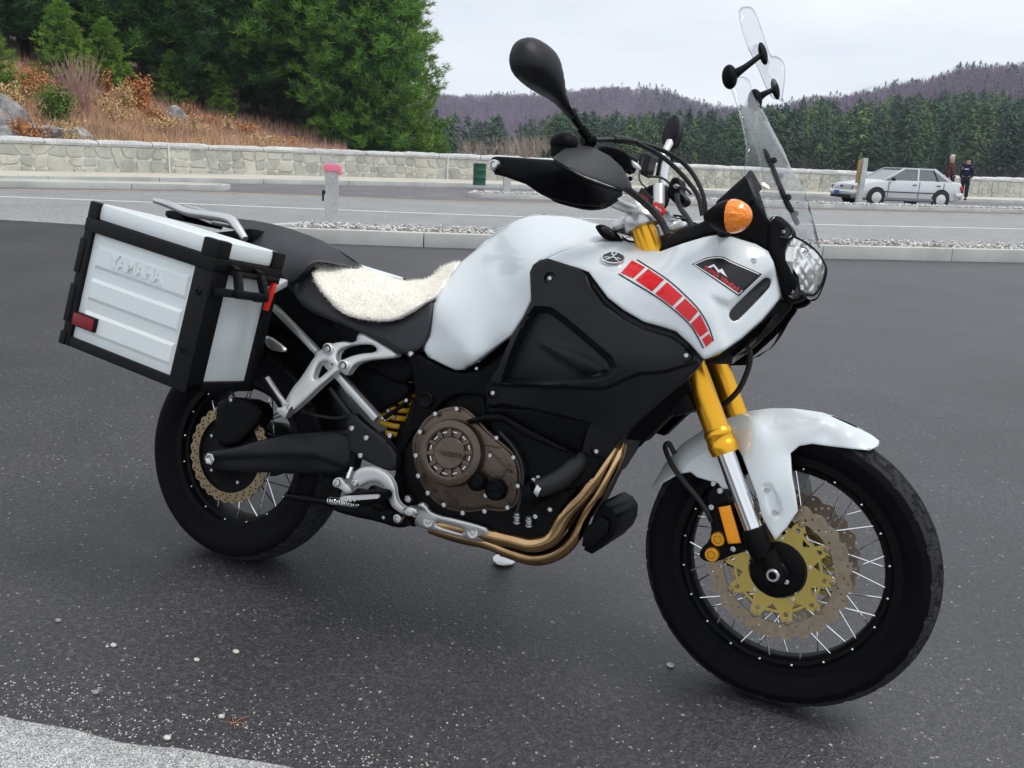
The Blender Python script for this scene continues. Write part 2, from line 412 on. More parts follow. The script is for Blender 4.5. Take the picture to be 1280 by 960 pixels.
mat('cap_granite', (.56, .57, .56), .85, noise=(25, .2), var=.12, vscale=2, bump=(20, .6))
mat('mortar', (.70, .68, .60), .9, noise=(40, .1))
mat('joint_white', (.72, .72, .70), .8)
mat('concrete', (.52, .49, .41), .9, noise=(20, .1), var=.1, vscale=.8)
mat('line_white', (.74, .74, .73), .7, noise=(30, .12), var=.1, vscale=3)
mat('line_yellow', (.62, .45, .22), .7, noise=(30, .2), var=.15, vscale=3)
mat('gravel', (.62, .62, .61), .85, noise=(9, .35), bump=(60, .3))
mat('gravel_dark', (.30, .30, .31), .85, noise=(9, .3))
mat('soil', (.20, .15, .10), .95, noise=(8, .3), var=.25, vscale=.7)
mat('green_paint', (.012, .085, .050), .45, var=.15, vscale=8)
mat('pink_tape', (.92, .24, .33), .5)
mat('wood', (.42, .27, .10), .7, noise=(18, .2))
def ext(pts, lo=-260, hi=1560):
    """extend a pixel polyline past both sides of the frame"""
    p = list(pts); (x0, y0), (x1, y1) = p[0], p[1]; a = (y1-y0)/(x1-x0)
    if x0 > lo: p.insert(0, (lo, y0+a*(lo-x0)*.95))
    (x0, y0), (x1, y1) = p[-2], p[-1]; a = (y1-y0)/(x1-x0)
    if x1 < hi: p.append((hi, y1+a*(hi-x1)*.95))
    return p
def gline(pts, n=8, dz=0., e=True):
    q = spline(arr(ext(pts) if e else pts), n); P = np.array([gp(x, y, 0) for x, y in q])
    # smooth the plan
    for _ in range(6): P[1:-1] = (P[:-2]+2*P[1:-1]+P[2:])/4
    if e:
        a_ = P[0]-P[2]; a_ /= np.linalg.norm(a_); b_ = P[-1]-P[-3]; b_ /= np.linalg.norm(b_)
        P = np.concatenate([[P[0]+a_*k for k in (90, 45, 20, 8)], P, [P[-1]+b_*k for k in (8, 20, 45, 90)]])
    P[:, 2] = zt(P[:, 0], P[:, 1])+dz; return P
def relen(P, n):
    s = np.r_[0, np.cumsum(np.linalg.norm(np.diff(P[:, :2], axis=0), axis=1))]; t = np.linspace(0, s[-1], n)
    return np.stack([np.interp(t, s, P[:, i]) for i in range(3)], -1)
def strip(name, A, B, m, dz, n=220, **k):
    A, B = relen(A, n), relen(B, n); A = A.copy(); B = B.copy(); A[:, 2] = zt(A[:, 0], A[:, 1])+dz; B[:, 2] = zt(B[:, 0], B[:, 1])+dz
    return obj(name, np.concatenate([A, B]), [(i, i+1, n+i+1, n+i) for i in range(n-1)], m, None, 0, **k)
def normal2(P):
    T = np.gradient(P, axis=0); T[:, 2] = 0; T /= np.linalg.norm(T, axis=1)[:, None]; return np.stack([-T[:, 1], T[:, 0], 0*T[:, 0]], -1)
# lot and everything beyond it
V = []; N = 60
gx = np.linspace(-180, 180, N); gy = np.r_[np.linspace(-180, -10, 12), np.linspace(-8, 70, N-12)]
for y in gy:
    for x in gx: V.append((x, y, float(zt(x, y))))
obj('parking_lot', V, [(j*N+i, j*N+i+1, (j+1)*N+i+1, (j+1)*N+i) for j in range(N-1) for i in range(N-1)], 'asphalt_lot', None, 0, kind='structure')
kerb_f = gline([(345, 303), (430, 306.5), (560, 310), (800, 317), (1040, 324), (1280, 328.5)], e=False)
kerb_f = np.concatenate([kerb_f, [kerb_f[-1]+(kerb_f[-1]-kerb_f[-9])*k for k in (1, 2.2, 4, 8, 14)]])
lot_edge = gline([(0, 275), (100, 281), (345, 298), (560, 308), (800, 315), (1040, 322), (1280, 327)])
yel = gline([(0, 237.5), (279, 241), (520, 250.5), (620, 253), (820, 258), (1020, 263), (1280, 269)])
strip('road', lot_edge, yel, 'asphalt_road', .004, kind='structure')
wh = gline([(0, 246), (320, 258.5), (640, 271), (1020, 281), (1280, 286.5)]); nw = normal2(wh)
strip('white_line', wh-nw*.065, wh+nw*.065, 'line_white', .008, kind='structure')
ny = normal2(yel); strip('yellow_line', yel-ny*.06, yel+ny*.06, 'line_yellow', .010, kind='structure')
swk = gline([(0, 227), (300, 229.5), (600, 235), (840, 241), (1004, 246.5), (1196, 252), (1280, 255)])
strip('far_road', yel, swk, 'asphalt_apron', .006, kind='structure')
wb = gline([(0, 219.5), (320, 223.5), (620, 230.2), (940, 241), (1280, 251)])
strip('sidewalk', swk+normal2(swk)*.15, wb+normal2(wb)*.1, 'concrete', .13, kind='structure')
def kerb_stones(name, P, depth, ht, lens, m, parent, sink=.05, gap=.012, dz=0):
    """a row of separate kerb stones along plan line P (front face on P, body behind it)"""
    s = np.r_[0, np.cumsum(np.linalg.norm(np.diff(P[:, :2], axis=0), axis=1))]; t = 0; out = []
    while t < s[-1]-.2:
        ln = min(rnd.uniform(*lens), s[-1]-t); a = arr([np.interp(t+gap/2, s, P[:, i]) for i in range(3)]); b = arr([np.interp(t+ln-gap/2, s, P[:, i]) for i in range(3)]); t += ln
        d = b-a; L_ = np.linalg.norm(d); d /= L_; nn = arr([-d[1], d[0], 0]); c = (a+b)/2+nn*depth/2+arr([0, 0, (ht-sink)/2+dz]); up = np.cross(d, nn)
        mb = MB(); mb.box(c, (L_, depth, ht+sink), np.stack([d, nn, up], 1), .012); out.append(mb.build(name, m, parent, smooth=30))
    return out
# gravel island behind the lot
isl = obj('gravel_island', *(lambda A, B: (np.concatenate([A, B]), [(i, i+1, len(A)+i+1, len(A)+i) for i in range(len(A)-1)]))(*(lambda q: (q[0]+[0, 0, .12], q[1]+[0, 0, .10]))((relen(kerb_f+normal2(kerb_f)*.12, 40), relen(kerb_f+normal2(kerb_f)*1.6, 40)))), 'soil', None, 0, kind='structure')
KH = .19
kerb_stones('kerb_stone', kerb_f, .16, KH, (1.6, 2.6), 'granite_kerb', isl)
kb = (kerb_f+normal2(kerb_f)*1.72)
kerb_stones('kerb_stone', kb[::-1], .14, .12, (1.6, 2.6), 'granite_kerb', isl)
e0 = np.array([kerb_f[0]+normal2(kerb_f)[0]*1.72+[.05, 0, 0], kerb_f[0]+normal2(kerb_f)[0]*.85-[.45, .25, 0], kerb_f[0]]); kerb_stones('kerb_stone', spline(e0, 5), .14, .15, (.8, 1.2), 'granite_kerb', isl)
# loose stones on the island
def gravel(name, n, sampler, r0, r1, m, parent=None, kind='stuff'):
    ico = MB().ball((0, 0, 0), 1, 5, 3); BV = np.concatenate(ico.V); BF = []
    for f in ico.F: BF += [f] if len(f) == 3 else [(f[0], f[1], f[2]), (f[0], f[2], f[3])]
    BF = np.array(BF); C = sampler(n); r = nr.uniform(r0, r1, (n, 1))*nr.uniform(.6, 1.25, (n, 3)); r[:, 2] *= .75
    a = nr.uniform(0, 6.28, n); ca, sa = np.cos(a), np.sin(a)
    V = BV[None]*r[:, None]*nr.uniform(.8, 1.2, (n, len(BV), 1)); X = V[..., 0]*ca[:, None]-V[..., 1]*sa[:, None]; Y = V[..., 0]*sa[:, None]+V[..., 1]*ca[:, None]
    V = np.stack([X, Y, V[..., 2]], -1)+C[:, None]; F = (BF[None]+np.arange(n)[:, None, None]*len(BV)).reshape(-1, 3)
    o = bpy.data.objects.new(name, fast_mesh(name, V.reshape(-1, 3), F, m)); link(o, parent); o['kind'] = kind; return o
kf2 = relen(kerb_f, 300); kn = normal2(kf2)
def isamp(n):
    i = nr.integers(0, 299, n); t = nr.random((n, 1)); d = nr.uniform(.18, 1.58, (n, 1)); p = kf2[i]*(1-t)+kf2[i+1]*t+kn[i]*d
    p[:, 2] = zt(p[:, 0], p[:, 1])+.125+nr.uniform(0, .035, n); return p
tag(gravel('island_gravel', 12000, isamp, .011, .028, 'gravel'), 'pale crushed stone filling the kerbed island beside the road', 'gravel')
tag(gravel('dark_island_gravel', 3000, isamp, .010, .026, 'gravel_dark'), 'darker grey crushed stones scattered through the kerbed island', 'gravel')
# far islands
def far_island(name, pts, wid, ht, m):
    P = gline(pts, e=False); nn = normal2(P); n = len(P); top = np.concatenate([P+nn*.1+[0, 0, ht-.03], P+nn*(wid-.1)+[0, 0, ht-.02]])
    o = obj(name, top, [(i, i+1, n+i+1, n+i) for i in range(n-1)], m, None, 0, kind='structure')
    kerb_stones('kerb_stone', P, .14, ht, (2.2, 3.2), 'granite_kerb', o); kerb_stones('kerb_stone', (P+nn*wid)[::-1], .14, ht, (2.2, 3.2), 'granite_kerb', o)
    for q in (P[[0]]+nn[[0]]*np.linspace(wid, 0, 5)[:, None]-(P[1]-P[0])/np.linalg.norm(P[1]-P[0])*(.3*np.sin(np.linspace(0, math.pi, 5)))[:, None], P[[-1]]+nn[[-1]]*np.linspace(0, wid, 5)[:, None]+(P[-1]-P[-2])/np.linalg.norm(P[-1]-P[-2])*(.3*np.sin(np.linspace(0, math.pi, 5)))[:, None]):
        kerb_stones('kerb_stone', q, .14, ht, (.6, .8), 'granite_kerb', o)
    return o
far_island('traffic_island', [(-240, 231), (0, 234), (150, 236.5), (279, 239)], 1.2, .14, 'concrete')
fi = far_island('traffic_island', [(600, 247.5), (800, 253), (1010, 260), (1280, 266.5), (1500, 271.5)], 1.0, .12, 'soil')
fP = relen(gline([(600, 247.5), (800, 253), (1010, 260), (1280, 266.5), (1500, 271.5)], e=False), 200); fN = normal2(fP)
def fsamp(n):
    i = nr.integers(0, 199, n); d = nr.uniform(.15, .9, (n, 1)); p = fP[i]+fN[i]*d+nr.normal(0, .05, (n, 3)); p[:, 2] = zt(p[:, 0], p[:, 1])+.12+nr.uniform(0, .03, n); return p
tag(gravel('far_island_gravel', 2200, fsamp, .018, .045, 'gravel'), 'pale gravel on the narrow island beyond the yellow line', 'gravel')
kerb_stones('sidewalk_kerb_stone', swk, .16, .14, (2.5, 3.5), 'granite_kerb', [o for o in bpy.data.objects if o.name == 'sidewalk'][0])
# foreground kerb slab, bottom left
fk0, fk1 = gp(-60, 893), gp(335, 966); d = (fk1-fk0)/np.linalg.norm(fk1-fk0); nn = arr([d[1], -d[0], 0])
slab_o = None
def fg_slab(a, b):
    n = 60; V = []; rows = []
    for j, (off, z) in enumerate(((0, 0), (0.004, .020), (.014, .028), (.10, .030), (.6, .032))):
        for i in range(n):
            t = i/(n-1); p = a+(b-a)*t+nn*(off+(.006*math.sin(t*37)+.004*math.sin(t*91+1) if j < 3 else 0)); V.append((p[0], p[1], z+(.002*math.sin(t*60+j) if j else 0)))
    F = [(j*n+i, (j+1)*n+i, (j+1)*n+i+1, j*n+i+1) for j in range(4) for i in range(n-1)]
    return V, F
V, F = fg_slab(fk0-d*1.5, fk1+d*1.2)
asphalt('granite_slab', (.40, .405, .40), (.62, .62, .60), .2, rough=.8, scale=460, patch=.16, spec=.3)
obj('pavement_kerb', V, F, 'granite_slab', None, 50, kind='structure')
# specks of grit and pebbles on the lot
def lsamp(n):
    u = nr.random(n); px = nr.uniform(-40, 1320, n); py = 960-(960-420)*u**1.3; P = np.array([gp(a, b) for a, b in zip(px, py)]); return P
mat('pebble', (.50, .48, .43), .8, noise=(60, .3))
gr_o = gravel('loose_grit', 650, lsamp, .0009, .0024, 'pebble'); tag(gr_o, 'fine pale grit scattered over the dark asphalt', 'grit')
def ksamp(n):
    t = nr.random(n); off = -np.abs(nr.normal(0, .10, n)); P = fk0+(fk1-fk0)*(t*1.6-.1)[:, None]+nn*off[:, None]; P[:, 2] = 0; return P
tag(gravel('kerbside_grit', 1000, ksamp, .0010, .0030, 'pebble'), 'pale grit gathered along the foreground kerb edge', 'grit')
peb = [(142, 808, .008, 'oval tan pebble beside a smaller one on the asphalt'), (134, 809, .0045, 'tiny tan pebble touching the oval pebble'), (295, 816, .008, 'white flat pebble on the asphalt between bike and kerb'), (246, 826, .007, 'round cream pebble with grit around it'), (209, 924, .008, 'pale pebble beside the granite kerb edge'), (277, 897, .007, 'round grey pebble beside the dry pine needles'),
       (73, 777, .008, 'dark grey chip of stone on the asphalt'), (119, 867, .008, 'dark oval stone on asphalt near the kerb'), (838, 833, .009, 'small white pebble beside the front tyre')]
for x, y, r, lb in peb:
    p = gp(x, y); mb = MB(); mb.ball(p+[0, 0, r*.45], (r*1.15, r*.85, r*.6), 9, 7); o = mb.build('pebble', 'gravel_dark' if 'dark' in lb else 'pebble', None, smooth=80, label=lb, category='pebble', group='pebbles on the asphalt')
tw = MB(); q = gp(292, 905)
for a, ln in ((.3, .03), (1.2, .035), (2.4, .03), (-.7, .02), (3.6, .018)): tw.tube([q+[0, 0, .002], q+arr([math.cos(a)*ln*.5, math.sin(a)*ln*.5, .006]), q+arr([math.cos(a)*ln, math.sin(a)*ln, .002])], .0007, 5)
mat('dry_needle', (.42, .17, .05), .8); tw.build('pine_needles', 'dry_needle', None, label='small tuft of dry orange pine needles on the asphalt', category='needles')

# ---------------------------------------------------------------- stone wall
wl = relen(wb, 1000); WL = np.r_[0, np.cumsum(np.linalg.norm(np.diff(wl[:, :2], axis=0), axis=1))]; WH = .96; wn = normal2(wl)
def onwall(s, z, off=0.):
    p = arr([np.interp(s, WL, wl[:, i]) for i in range(3)]); n_ = arr([np.interp(s, WL, wn[:, i]) for i in range(3)]); return p+n_*off+arr([0, 0, z])
n = 500; V = []
ss = np.linspace(0, WL[-1], n)
for off, z in ((0, -.1), (0, WH-.13), (.45, WH-.13), (.45, -.8)): V += [onwall(s, z, off) for s in ss]
wall = obj('stone_wall', V, [(j*n+i, j*n+i+1, (j+1)*n+i+1, (j+1)*n+i) for j in range(3) for i in range(n-1)], 'mortar', None, 30, label='long low rubble stone wall with granite cap stones beside the road', category='wall')
def px_of(P):
    d = P-CP; z = d@_fw; return 640+FPX*(d@_r2)/z
# rubble stones: jittered lattice of cells
rows = [(.0, .30), (.27, .56), (.54, .82)]
cells = []
s = 1.0; grid_s = []
while s < WL[-1]-1: grid_s.append(s); s += rnd.uniform(.22, .50)
NS = len(grid_s)
hts = [[-.02]*NS, [.26+rnd.uniform(-.07, .07) for _ in range(NS)], [.54+rnd.uniform(-.07, .07) for _ in range(NS)], [WH-.13]*NS]
sj = [[g+rnd.uniform(-.13, .13) for g in grid_s] for _ in range(4)]
# merge some cells vertically and stagger
rest = MB()
for i in range(NS-1):
    r = 0
    while r < 3:
        r2 = r+1
        if r < 2 and rnd.random() < .22: r2 = r+2
        poly = [(sj[r][i], hts[r][i]), (sj[r][i+1], hts[r][i+1])]
        if r2 == r+2: poly.append((sj[r+1][i+1], hts[r+1][i+1]))
        poly += [(sj[r2][i+1], hts[r2][i+1]), (sj[r2][i], hts[r2][i])]
        if r2 == r+2: poly.append((sj[r+1][i], hts[r+1][i]))
        cells.append(poly); r = r2
def stone(poly, mb):
    P = arr(poly); c = P.mean(0)
    if (lambda a: a)(0): pass
    Q = chaikin(P, 1, .16); w_ = np.linalg.norm(Q-c, axis=1)[:, None]; Q0 = c+(Q-c)*(1-.022/w_); Q1 = c+(Q-c)*(1-.05/w_); n_ = len(Q)
    pr = rnd.uniform(.022, .05)
    V = [onwall(a, b, -.001) for a, b in Q0]+[onwall(a, b, -pr*.75) for a, b in Q0*.985+Q1*.015]+[onwall(a, b, -pr) for a, b in Q1]
    F = [(k*n_+i, k*n_+(i+1) % n_, (k+1)*n_+(i+1) % n_, (k+1)*n_+i) for k in range(2) for i in range(n_)]+[tuple(2*n_+i for i in range(n_))]
    mb.add(V, F)
vis = [(np.linalg.norm(onwall(arr(p).mean(0)[0], .4)-CP), p) for p in cells if -80 < px_of(onwall(arr(p).mean(0)[0], .4)) < 1340]
vis.sort(key=lambda t: t[0]); near = vis[:280]; ids = {id(p) for _, p in near}
for p in cells:
    if id(p) in ids: mb = MB(); stone(p, mb); mb.build('stone', rnd.choice(['wall_stone_a', 'wall_stone_b', 'wall_stone_c']), wall, smooth=0)
    else: stone(p, rest)
if rest.n: rest.build('stone_course', 'wall_stone_a', wall, smooth=0, kind='stuff')
s = .5
while s < WL[-1]-2:
    ln = rnd.uniform(1.2, 2.0); a, b = s+.012, s+ln-.012; s += ln; mb = MB(); m_ = 8; V = []
    jz = rnd.uniform(-.015, .02)
    for k in range(m_):
        t = a+(b-a)*k/(m_-1); e = .02 if k in (0, m_-1) else 0
        for off, z in ((-.05, WH-.125), (-.07+rnd.uniform(-.015, .015), WH-.06), (-.045+e+rnd.uniform(-.01, .01), WH+.005-e+jz+rnd.uniform(-.012, .012)), (.1, WH+.03-e+jz+rnd.uniform(-.015, .02)), (.3, WH+.03-e+jz+rnd.uniform(-.015, .015)), (.46, WH-.01), (.48, WH-.125)): V.append(onwall(t, z, off))
    F = [(k*7+j, (k+1)*7+j, (k+1)*7+(j+1) % 7, k*7+(j+1) % 7) for k in range(m_-1) for j in range(7)]+[tuple(range(7)), tuple((m_-1)*7+j for j in range(6, -1, -1))]
    mb.add(V, F); mb.build('cap_stone', 'cap_granite', wall, smooth=25)
s = 5.6
while s < WL[-1]-3:
    mb = MB(); a = onwall(s, -.02, -.045); b = onwall(s, WH+.01, -.062); mb.bar(a, b, .035, .05, up=normal2(wl)[int(len(wl)*s/WL[-1])]); mb.build('wall_joint', 'joint_white', wall); s += 9.3

# ---------------------------------------------------------------- posts, barrel
def granite_post(px, py, ht, wd, label, tilt=0):
    p = gp(px, py); b = MB(); n = 9; V = []
    t = thing('granite_post', label, 'post', p, R(33), 'granite posts on the islands'); Vv = []
    for k in range(n):
        z = -.12+(ht+.12)*k/(n-1); w_ = wd/2*(1 if k < n-1 else .88)
        for (x, y) in ((-1, -1), (-.3, -1.03), (.4, -.98), (1, -1), (1.02, .2), (1, 1), (-.1, 1.02), (-1, 1)): Vv.append((x*w_+rnd.uniform(-.008, .008)+tilt*z, y*w_+rnd.uniform(-.008, .008), z))
    F = [(k*8+j, k*8+(j+1) % 8, (k+1)*8+(j+1) % 8, (k+1)*8+j) for k in range(n-1) for j in range(8)]+[tuple((n-1)*8+j for j in range(8))]
    obj('shaft', Vv, F, 'granite', t, 25); return t
po = granite_post(415, 282, 1.05, .20, 'granite post wrapped with pink ribbon on the gravel island')
b = MB(); b.box((0, 0, .90), (.235, .235, .11), None, .006); b.box((.13, -.06, .86), (.05, .1, .14), None, .004); b.build('ribbon', 'pink_tape', po)
b = MB(); b.cyl((-.10, 0, .52), (-.15, .0, .52), .03, seg=10); b.box((-.135, .0, .46), (.03, .05, .16), None, .008); b.build('post_fitting', 'black_rubber' if 'black_rubber' in MATS else mat('black_rubber', (.01, .01, .01), .6), po)
granite_post(633, 245, .95, .20, 'short plain granite post on the island end beyond the yellow line')
p2 = granite_post(1072, 257.5, 1.50, .15, 'tall pale granite post with brown wooden board standing before the silver car', .02)
b = MB(); b.box((-.115, .05, 1.08), (.05, .13, .72), None, .01); b.build('wooden_board', 'wood', p2)
cp = gp(599, 231.5, .13); t = thing('oil_drum', 'dark green steel drum litter bin beside the stone wall', 'litter bin', cp); t.scale = (.70, .70, .74)
b = MB(); b.lathe([(0, .001), (0, .28), (.02, .29), (.03, .285)]+sum([[(z-.02, .285), (z, .297), (z+.02, .285)] for z in (.3, .6)], [])+[(.86, .285), (.875, .295), (.89, .285), (.88, .27), (.3, .27), (.3, .001)], (0, 0, 0), (0, 0, 1), 28); b.build('drum', 'green_paint', t)
b = MB(); b.lathe([(.86, .284), (.868, .298), (.884, .298), (.892, .286)], (0, 0, 0), (0, 0, 1), 28); b.build('rim', 'green_paint', t)
# ================================================================ VEGETATION AND HILLS
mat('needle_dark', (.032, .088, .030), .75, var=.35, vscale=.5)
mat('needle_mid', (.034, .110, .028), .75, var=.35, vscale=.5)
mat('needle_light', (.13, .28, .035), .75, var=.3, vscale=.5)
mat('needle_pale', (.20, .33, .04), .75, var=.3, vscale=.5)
mat('bark', (.060, .050, .044), .9, noise=(12, .3))
mat('bark_grey', (.13, .12, .11), .9, noise=(12, .3))
mat('far_conifer_dark', (.028, .068, .038), .85, var=.3, vscale=.08)
mat('far_conifer_mid', (.05, .115, .043), .85, var=.3, vscale=.08)
mat('far_conifer_light', (.11, .18, .052), .85, var=.25, vscale=.08)
mat('bare_purple_hazed', (.20, .155, .215), .9, var=.22, vscale=.03)  # purple grey of leafless wood, with blue distance haze mixed into the colour
mat('bare_tan', (.34, .27, .23), .9, var=.2, vscale=.1)
mat('bare_dark', (.075, .060, .068), .9, var=.25, vscale=.1)
mat('leaf_floor', (.165, .125, .155), .95, var=.25, vscale=.04)
mat('forest_floor', (.05, .045, .035), .95, var=.3, vscale=.2)
mat('grass_rust', (.62, .36, .19), .9, var=.35, vscale=.6)
mat('grass_tan', (.66, .46, .25), .9, var=.3, vscale=.6)
mat('twig_purple', (.42, .26, .22), .9, var=.3, vscale=.6)
mat('leaf_orange', (.52, .23, .08), .8, var=.3, vscale=2)
mat('leaf_tan', (.62, .44, .21), .8, var=.25, vscale=2)
mat('leaf_green', (.085, .16, .018), .7, var=.3, vscale=2)
mat('rock', (.27, .265, .26), .9, noise=(5, .35), var=.35, vscale=1.3, bump=(6, .9))
hor = lambda px: 198.5+(px-640)*.045
def zpx(px, py, r): return at(px, py, r)[2]
# ---- wooded bank on the left, falling away to the valley on the right
cols_ = np.array([-700, -300, 0, 60, 130, 190, 300, 400, 450, 560, 700, 900, 1280, 1800.])
crest_y = np.array([40, 60, 80, 97, 117, 135, 164, 190, 196, 0, 0, 0, 0, 0.])
def wall_r(px):
    d = rays(px, 200.); d = d[:2]/np.linalg.norm(d[:2]); q = (wl[:, :2]-CP[:2]); cr_ = np.abs(q[:, 0]*d[1]-q[:, 1]*d[0]); dt = q@d; cr_[dt < 0] = 1e9; i = cr_.argmin(); return float(dt[i])
top_y = lambda px: np.interp(px, [300, 545, 600, 737, 800, 850, 900, 960, 1123, 1280, 1500, 1800, 2900], [170, 168, 164, 156, 153, 149, 148, 140, 128, 124, 120, 118, 200])
def bank_z(px, r):
    rw_ = wall_r(px)+.45; w0 = 1.0 if px < 430 else np.interp(px, [430, 520], [1.0, .2])
    zc = zpx(px, np.interp(px, cols_[:9], crest_y[:9]), 40.) if px <= 450 else np.interp(px, [450, 560], [zpx(450, 196, 40.), -1.0])
    z130 = -6.0 if px > 560 else np.interp(px, [300, 430, 560], [11., 4., -6.])
    z260 = zpx(px, top_y(px), 260.)-12 if px > 400 else np.interp(px, [-700, 400], [12., zpx(400, top_y(400), 260.)-12])
    return float(np.interp(r, [rw_-2, rw_, max(rw_+5, 40), 75, 130, 260, 420], [w0-.6, w0-.12, zc, zc*.8+(z130)*.2 if px > 450 else zc+5, z130, z260, z260-6]))
PXs = np.concatenate([np.linspace(-1600, -740, 22), np.linspace(-700, 520, 62), np.linspace(540, 1800, 50), np.linspace(1860, 2900, 18)]); RN = 46
V = []; 
for px in PXs:
    rw_ = wall_r(px)+.44
    for k in range(RN):
        r = rw_+(420-rw_)*(k/(RN-1))**2.2; d = rays(px, 200.); d = d[:2]/np.linalg.norm(d[:2]); q = CP[:2]+d*r
        jig = .22*math.sin(q[0]*1.3+math.sin(q[1]*.9)*2)*math.sin(q[1]*1.1) if 2 < k < 30 else 0
        V.append((q[0], q[1], bank_z(px, r)+jig*(.4+.6*min(1, k/10))))
obj('hillside', V, [(i*RN+k, (i+1)*RN+k, (i+1)*RN+k+1, i*RN+k+1) for i in range(len(PXs)-1) for k in range(RN-1)], 'soil', None, 60, kind='structure')
def spot(px, r, sink=0.):
    d = rays(px, 200.); d = d[:2]/np.linalg.norm(d[:2]); q = CP[:2]+d*r; return arr([q[0], q[1], bank_z(px, r)-sink])
# ---- tree builders
def tris_to(V, n_): return np.arange(n_*3).reshape(-1, 3)
def tufts(C, D, nper, ln, wd, flat=.7, spread=.9):
    """needle tufts: C centres, D outward directions -> triangles"""
    n_ = len(C); C = np.repeat(C, nper, 0); D = np.repeat(D, nper, 0); N_ = n_*nper
    d = D*.75+nr.normal(0, spread, (N_, 3))*[1, 1, flat]+[0, 0, .25]; d /= np.linalg.norm(d, axis=1)[:, None]
    s_ = np.cross(d, nr.normal(0, 1, (N_, 3))); s_ /= np.linalg.norm(s_, axis=1)[:, None]; L_ = ln*nr.uniform(.6, 1.25, (N_, 1)); W_ = wd*nr.uniform(.7, 1.3, (N_, 1)); b0 = C+nr.normal(0, ln*.18, (N_, 3))
    return np.stack([b0-s_*W_*.5, b0+s_*W_*.5, b0+d*L_], 1).reshape(-1, 3)
def pine_parts(H, r0, h0, whorls, br, full, seed):
    """trunk mesh + limbs and crown arrays of a white pine"""
    rg = np.random.default_rng(seed); mb = MB(); hs = np.linspace(0, H, 9); bend = np.cumsum(rg.normal(0, .04, (9, 2)), 0)
    mb.tube(np.c_[bend, hs], np.linspace(.20, .03, 9)*(H/15), 8, 2); C = []; D = []
    for i in range(whorls):
        t = (i+rg.uniform(-.25, .25))/(whorls-1); h = h0+(H-.2-h0)*np.clip(t, 0, 1); prof = full(np.clip(t, 0, 1)); n_ = br+rg.integers(-1, 2); a0 = rg.uniform(0, 6.28)
        for k in range(max(3, n_)):
            a = a0+6.283*k/n_+rg.uniform(-.35, .35); L_ = r0*prof*rg.uniform(.62, 1.12); d = arr([math.cos(a), math.sin(a), 0]); o = arr([np.interp(h, hs, bend[:, 0]), np.interp(h, hs, bend[:, 1]), h])
            up_ = rg.uniform(.05, .28)+.35*t; m1 = o+d*L_*.5+arr([0, 0, L_*.5*up_-.06*L_]); e = o+d*L_+arr([0, 0, L_*up_*.8+.02*L_*L_])
            if L_ > .5: mb.tube([o, m1, e], [.035*(1-t)+.012, .02, .006], 4)
            nc = max(3, int(L_*2.6)+2)
            for q in np.linspace(.34 if t < .8 else .1, 1.02, nc):
                p = o*(1-q)**2+2*m1*q*(1-q)+e*q*q if False else (o+(m1-o)*2*q if q < .5 else m1+(e-m1)*(2*q-1)); w_ = .16*L_*(1.1-q)+.1
                for _ in range(2): C.append(p+arr([rg.normal(0, w_), rg.normal(0, w_), rg.normal(.04, .06)])); D.append(d*.8+arr([0, 0, .45]))
    C.append(arr([bend[-1, 0], bend[-1, 1], H])); D.append(arr([0, 0, 1.])); return mb, arr(C), arr(D)
def pine_variant(H, r0, h0, wh_, br, full, seed, m, nper=11, ln=.34, wd=.055):
    nper = int(nper*1.6); wd *= .72; ln *= .92
    mb, C, D = pine_parts(H, r0, h0, wh_, br, full, seed)
    tm = mesh('trunk', np.concatenate(mb.V), mb.F, 'bark'); V = tufts(C, D, nper, ln, wd); cm = fast_mesh('crown', V, tris_to(V, len(V)//3), m)
    lt = {'needle_dark': 'needle_mid', 'needle_mid': 'needle_light', 'needle_light': 'needle_pale'}[m]; cm.materials.append(MATS[lt]); lit_tip = nr.random(len(C)) < np.where(np.hypot(C[:, 0], C[:, 1]) > r0*.45, .7, .06)  # lit outer boughs and shaded inner crown painted as lighter and darker needles
    cm.polygons.foreach_set('material_index', np.repeat(lit_tip.astype(np.int32), nper)); return tm, cm
cone = lambda t: (.55+.45*min(1, t/.18))*(1-t)**.72+.04
tall = lambda t: (.6+.4*math.sin(min(1, t/.5)*1.57))*(1-t)**.45+.05
lay = lambda t: (.45+.55*math.sin(t*9)**2)*(1-t)**.5+.08
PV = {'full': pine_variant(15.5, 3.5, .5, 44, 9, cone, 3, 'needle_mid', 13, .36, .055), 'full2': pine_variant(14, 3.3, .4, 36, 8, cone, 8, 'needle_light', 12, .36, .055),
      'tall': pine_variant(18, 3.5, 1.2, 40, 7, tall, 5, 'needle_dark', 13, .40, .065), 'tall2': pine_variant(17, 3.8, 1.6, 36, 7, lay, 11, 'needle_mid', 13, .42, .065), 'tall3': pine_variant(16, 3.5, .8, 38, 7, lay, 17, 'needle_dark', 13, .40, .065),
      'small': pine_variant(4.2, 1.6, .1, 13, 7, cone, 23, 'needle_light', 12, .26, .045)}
def pine(kind, px, r, label, sc=1.0, group='pines on the bank behind the stone wall'):
    p = spot(px, r, .15); t = thing('pine_tree', label, 'pine tree', p, rnd.uniform(0, 6.28), group); t.scale = (sc*rnd.uniform(.95, 1.05),)*2+(sc*rnd.uniform(.95, 1.08),)
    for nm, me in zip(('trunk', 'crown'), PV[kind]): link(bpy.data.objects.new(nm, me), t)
    return t
pine('full', 452, 42, 'broad bright green pine with foliage to the ground at the wood edge', .94)
pine('full2', 492, 50, 'yellowish green pine half hidden behind the broad pine at the wood edge', 1.0)
pine('full', 400, 50, 'dark full pine close behind the broad pine at the wood edge', 1.05)
D_ = 'tall dark pine with bare trunk standing among the wood on the bank'
